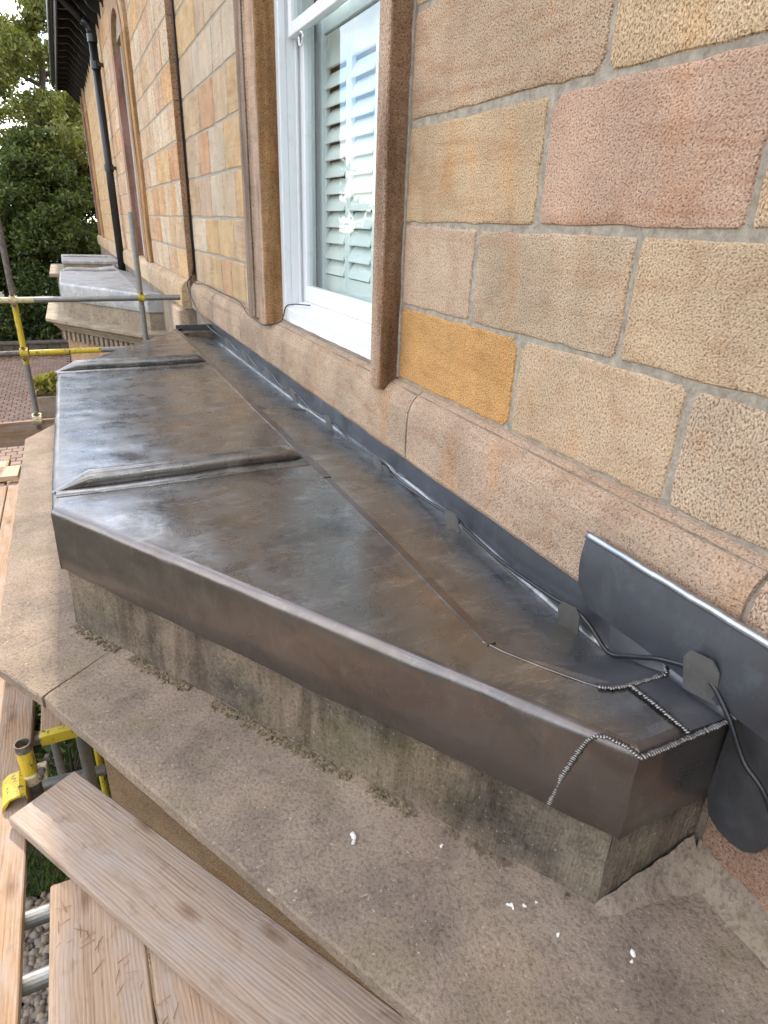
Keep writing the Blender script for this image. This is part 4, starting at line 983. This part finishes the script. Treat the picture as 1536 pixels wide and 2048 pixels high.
mb = MB().tube(smooth_path([(-.03, 7.315, -.5), (-.05, 7.2, -.615), (-.02, 6.8, -.598), (-.02, 6.0, -.60), (-.025, 5.3, -.60), (-.085, 4.80, -.628), (-.095, 4.55, -.635), (-.10, 4.27, -.638), (.0, 4.20, -.60), (.035, 4.17, -.50), (.10, 3.9, -.47)]), .004, 6)
tag(mb.build('cable', 'rubber', smooth=True), 'thin wire along the sill course, round the pilaster foot to the window', 'cable')
mb = MB().tube([(-.018, 7.315, -.55), (-.018, 7.315, 3.6)], .009, 8)
tag(mb.build('conduit', 'black_iron', smooth=True), 'slim black conduit running up the wall corner', 'conduit')

# ---- third, square bay far down the house
tb = thing('bay_window', 'farthest square bay with pale lead top and thin stone ledge', 'bay window', group='bay windows along the house')
MB().box((-1.31, 16.6, -1.20), (-.07, 19.2, -.98)).build('upstand_stone', 'old_upstand', tb, bevel=.01)
MB().box((-1.335, 16.57, -1.03), (-.07, 19.2, -.955)).build('lead_roof', 'old_lead', tb, bevel=.015)
MB().box((-1.30, 18.0, -.956), (-.3, 18.08, -.91)).build('lead_roll', 'old_lead', tb, bevel=.015)
MB().box((-1.62, 16.25, -1.285), (-.07, 19.5, -1.205)).build('cornice_stone', 'old_ledge', tb, bevel=.015)
MB().box((-1.48, 16.5, GZ-.02), (-.07, 19.3, -1.29)).build('wall', 'ashlar_far', tb, color=(.46, .38, .28))
# ------------------------------------------------------------------ scaffold
def board(name, label, a, b, width, ztop, color, th=.038, on_edge=False, group='scaffold boards', endband=None):
    """board from a to b (plan centre line of its upper face)"""
    a, b = Vector((*a, ztop)), Vector((*b, ztop)); L = (b-a).length; ang = math.atan2((b-a).y, (b-a).x)
    w, t_ = (width, th) if not on_edge else (th, width)
    r = random.Random(hash(label) % 1000 if False else len(label)*17+int(L*100)); n = max(6, int(L/.12)); V, Fc = [], []
    sec = [(-w/2+.004, 0), (w/2-.004, 0), (w/2, -.004), (w/2, -t_+.004), (w/2-.004, -t_), (-w/2+.004, -t_), (-w/2, -t_+.004), (-w/2, -.004)]
    for i in range(n+1):
        x = L*i/n
        for (y, z) in sec:
            p = Vector((x, y, z)); d = noise.noise_vector(p*5+a*3)*.0018
            V.append(p+Vector((0, d.y, d.z)))
    for i in range(n):
        for k in range(8): Fc.append((i*8+k, i*8+(k+1) % 8, (i+1)*8+(k+1) % 8, (i+1)*8+k))
    Fc.append(tuple(range(8))[::-1]); Fc.append(tuple(n*8+k for k in range(8)))
    if endband:
        root = thing(name, label, 'board', group=group)
        o = mk('plank', V, Fc, 'board', root, color=color); o.location = a; o.rotation_euler = (0, 0, ang)
        e = MB().box((-.006, -w/2-.003, -t_-.003), (-.001, w/2+.003, .003)).box((-.001, -w/2-.003, .001), (.03, w/2+.003, .003)).build('end_band', 'yellow_steel', root, bevel=.001)
        e.location = a; e.rotation_euler = (0, 0, ang); return root
    o = mk(name, V, Fc, 'board', color=color); o.location = a; o.rotation_euler = (0, 0, ang); return tag(o, label, 'board', group)
PZ = -1.742
d = Vector((.694, -1.11)).normalized(); nl = Vector((d.y, -d.x))       # toe board beside the ledge
p0 = Vector(((-1.664-1.477)/2, (1.684+1.807)/2))
board('scaffold_board', 'weathered board lying on the others, along the stone ledge', p0, p0+d*2.9, .224, PZ+.042, (.43, .33, .255))
board('scaffold_board', 'pale clean board along the left edge of the photo', (-1.735, .1), (-1.735, 4.80), .225, PZ, (.36, .24, .15))
board('scaffold_board', 'pale board outside the clean one, just beyond the left edge', (-1.968, .1), (-1.968, 4.75), .225, PZ, (.36, .24, .15))
board('scaffold_board', 'brown board below the weathered one, bottom left', (-1.442, -.6), (-1.442, 1.43), .228, PZ, (.43, .305, .21))
board('scaffold_board', 'brown board at the bottom, right of the split beside its neighbour', (-1.208, -.7), (-1.208, 1.19), .225, PZ, (.41, .29, .2))
board('scaffold_board', 'board with yellow metal end band below the ledge corner', (-1.482, 2.065), (-1.482, 5.0), .222, PZ, (.42, .27, .165), endband=True)
board('scaffold_board', 'pale board laid crosswise at the far end of the platform', (-2.6, 4.92), (-1.78, 4.89), .225, PZ+.05, (.60, .42, .27))
board('scaffold_board', 'short pale board end beyond the crosswise board', (-1.97, 4.4), (-1.97, 5.35), .2, PZ-.002, (.58, .42, .27))
board('scaffold_board', 'brown board set on edge at the foot of the far upright', (-3.2, 6.33), (-1.0, 6.40), .225, -1.742, (.33, .205, .125), on_edge=True)

sf = thing('scaffold', 'scaffold tube frame with yellow painted lower parts beyond the lead roof', 'scaffold')
TR = .0245
def tube(name, a, b, mat, parent, r=TR, hollow=False):
    mb = MB()
    if not hollow: mb.tube([a, b], r, 16)
    else:
        a, b = Vector(a), Vector(b); mb.tube([a, b, b, a], r, 18, caps=False)
        n = 18
        for k in range(2, 4):
            for q in range(n):
                i = k*n+q; c = (b if k == 2 else a); mb.v[i] = c + (mb.v[(1 if k == 2 else 0)*n+q]-c)*.86
    return mb.build(name, mat, parent, smooth=False, recalc=True)
YS = 6.40
s1x, s2x = -1.705, -.672
tube('standard', (s1x, YS+.03, -.69), (s1x, YS+.03, .9), 'rusty_steel', sf)
tube('standard', (s1x, YS+.03, -1.24), (s1x, YS+.03, -.6905), 'yellow_steel', sf)
tube('standard', (s1x, YS+.03, GZ), (s1x, YS+.03, -1.2405), 'galvanised', sf)
tube('standard', (s2x, YS+.03, GZ), (s2x, YS+.03, .035), 'galvanised', sf)
tube('ledger', (-1.55, YS-.025, -.687), (-.33, YS-.025, -.677), 'galvanised', sf)
tube('ledger', (-2.6, YS-.025, -.69), (-1.5505, YS-.025, -.687), 'cream_steel', sf)
tube('ledger', (-1.66, YS-.025, -1.133), (-1.08, YS-.025, -1.131), 'yellow_steel', sf)
tube('ledger', (-1.0795, YS-.025, -1.131), (-.70, YS-.025, -1.13), 'galvanised', sf)
tube('ledger', (-2.6, YS-.025, -1.137), (-1.7, YS-.025, -1.134), 'rusty_steel', sf)
def coupler(x, y, z, mat, parent, s=1.0):
    mb = MB(); mb.tube([(x-.028*s, y-.025, z), (x+.028*s, y-.025, z)], .031*s, 14); mb.tube([(x, y+.03, z-.03*s), (x, y+.03, z+.03*s)], .031*s, 14)
    mb.box((x-.02*s, y-.02, z-.04*s), (x+.02*s, y+.03, z+.04*s)); c = mb.build('coupler', mat, parent)
    MB().tube([(x, y-.075, z-.043*s), (x, y-.02, z-.043*s)], .008*s, 8).tube([(x, y-.07, z-.043*s), (x, y-.055, z-.043*s)], .015*s, 6).build('bolt', 'rusty_steel', c)
    MB().tube([(x, y-.07, z+.045*s), (x, y-.02, z+.045*s)], .007*s, 8).tube([(x, y-.066, z+.045*s), (x, y-.052, z+.045*s)], .013*s, 6).build('bolt', 'rusty_steel', c)
coupler(s2x, YS, -.68, 'yellow_steel', sf); coupler(s1x, YS, -.688, 'cream_steel', sf); coupler(s1x, YS, -1.133, 'yellow_steel', sf, 1.1)
coupler(s1x, YS, -1.74, 'cream_steel', sf, 1.35)
# platform frame under the boards
pf = thing('scaffold_platform', 'grey scaffold tubes below the platform boards', 'scaffold')
for y in (1.22, 1.40, 2.14, 4.3): tube('transom', (-2.4, y, PZ-.065), (-1.36 if y > 2 else -1.24, y, PZ-.065), 'galvanised', pf)
tube('transom', (-2.4, 2.62, -2.45), (-1.44, 2.52, -2.42), 'galvanised', pf)
tube('standard', (-1.50, 2.42, GZ), (-1.50, 2.42, PZ-.045), 'galvanised', pf)
tube('standard', (-1.475, 2.62, -3.4), (-1.465, 2.62, -2.2), 'yellow_steel', pf, .016)
tube('standard', (-1.78, 3.6, GZ), (-1.78, 3.6, PZ-.045), 'galvanised', pf)
MB().box((-1.60, 2.3, PZ-.10), (-1.585, 4.6, PZ-.04)).build('rail', 'yellow_steel', pf)
# upright stub with yellow coupler
st = thing('scaffold_stub', 'open ended yellow tube stub with coupler standing on the pale board', 'scaffold tube')
sx, sy = -1.613, 1.86
tube('tube', (sx, sy, PZ-.35), (sx, sy, -1.715), 'rusty_steel', st, .0245)
tube('tube', (sx, sy, -1.7145), (sx, sy, -1.605), 'yellow_steel', st, .0247, hollow=True)
tube('tube_end', (sx, sy, -1.6045), (sx, sy, -1.575), 'rusty_steel', st, .0246, hollow=True)
pf_ = [(-.035, .0), (-.038, .018), (-.055, .026), (-.085, .020), (-.105, .0), (-.112, -.02), (-.105, -.02), (-.085, .012), (-.06, .018), (-.043, .01)]
V, Fc = loft([(sx+x+.03, sy-.10, -1.720+z) for x, z in pf_], [(sx+x+.022, sy+.01, -1.720+z) for x, z in pf_], 6, True, .001); mk('coupler_flap', V, Fc, 'yellow_steel', st)
MB().tube([(sx, sy, -1.742), (sx, sy, -1.70)], .032, 16).box((sx+.02, sy-.02, -1.738), (sx+.05, sy+.035, -1.703)).build('coupler', 'cream_steel', st, bevel=.003)
MB().tube([(sx+.03, sy-.03, -1.718), (sx+.055, sy+.06, -1.718)], .007, 8).tube([(sx+.033, sy-.022, -1.70), (sx+.037, sy-.008, -1.70)], .014, 6).tube([(sx+.05, sy+.035, -1.70), (sx+.054, sy+.05, -1.70)], .012, 6).build('bolt', 'rusty_steel', st)
# wood shavings
sv = random.Random(9); V, Fc = [], []
for i in range(70):
    t_ = sv.uniform(.1, 1.0); c = p0 + d*t_*1.0 + nl*(-.125-abs(sv.gauss(0, .03))) if False else Vector((-1.60+.55*t_*.9+sv.gauss(0, .02), 1.45-.85*t_+sv.gauss(0, .03)))
    a = sv.uniform(0, 3.14); L = sv.uniform(.006, .02); z = PZ+.0025; n = len(V); ux, uy = math.cos(a)*L, math.sin(a)*L
    V += [(c.x-ux, c.y-uy, z), (c.x+ux, c.y+uy, z+.003), (c.x+ux-uy*.12, c.y+uy+ux*.12, z+.004), (c.x-ux-uy*.12, c.y-uy+ux*.12, z+.001)]; Fc.append((n, n+1, n+2, n+3))
o = mk('wood_shavings', V, Fc, 'dry_leaf', recalc=False); o['kind'] = 'stuff'; tag(o, 'small wood shavings on the brown boards', 'shavings')
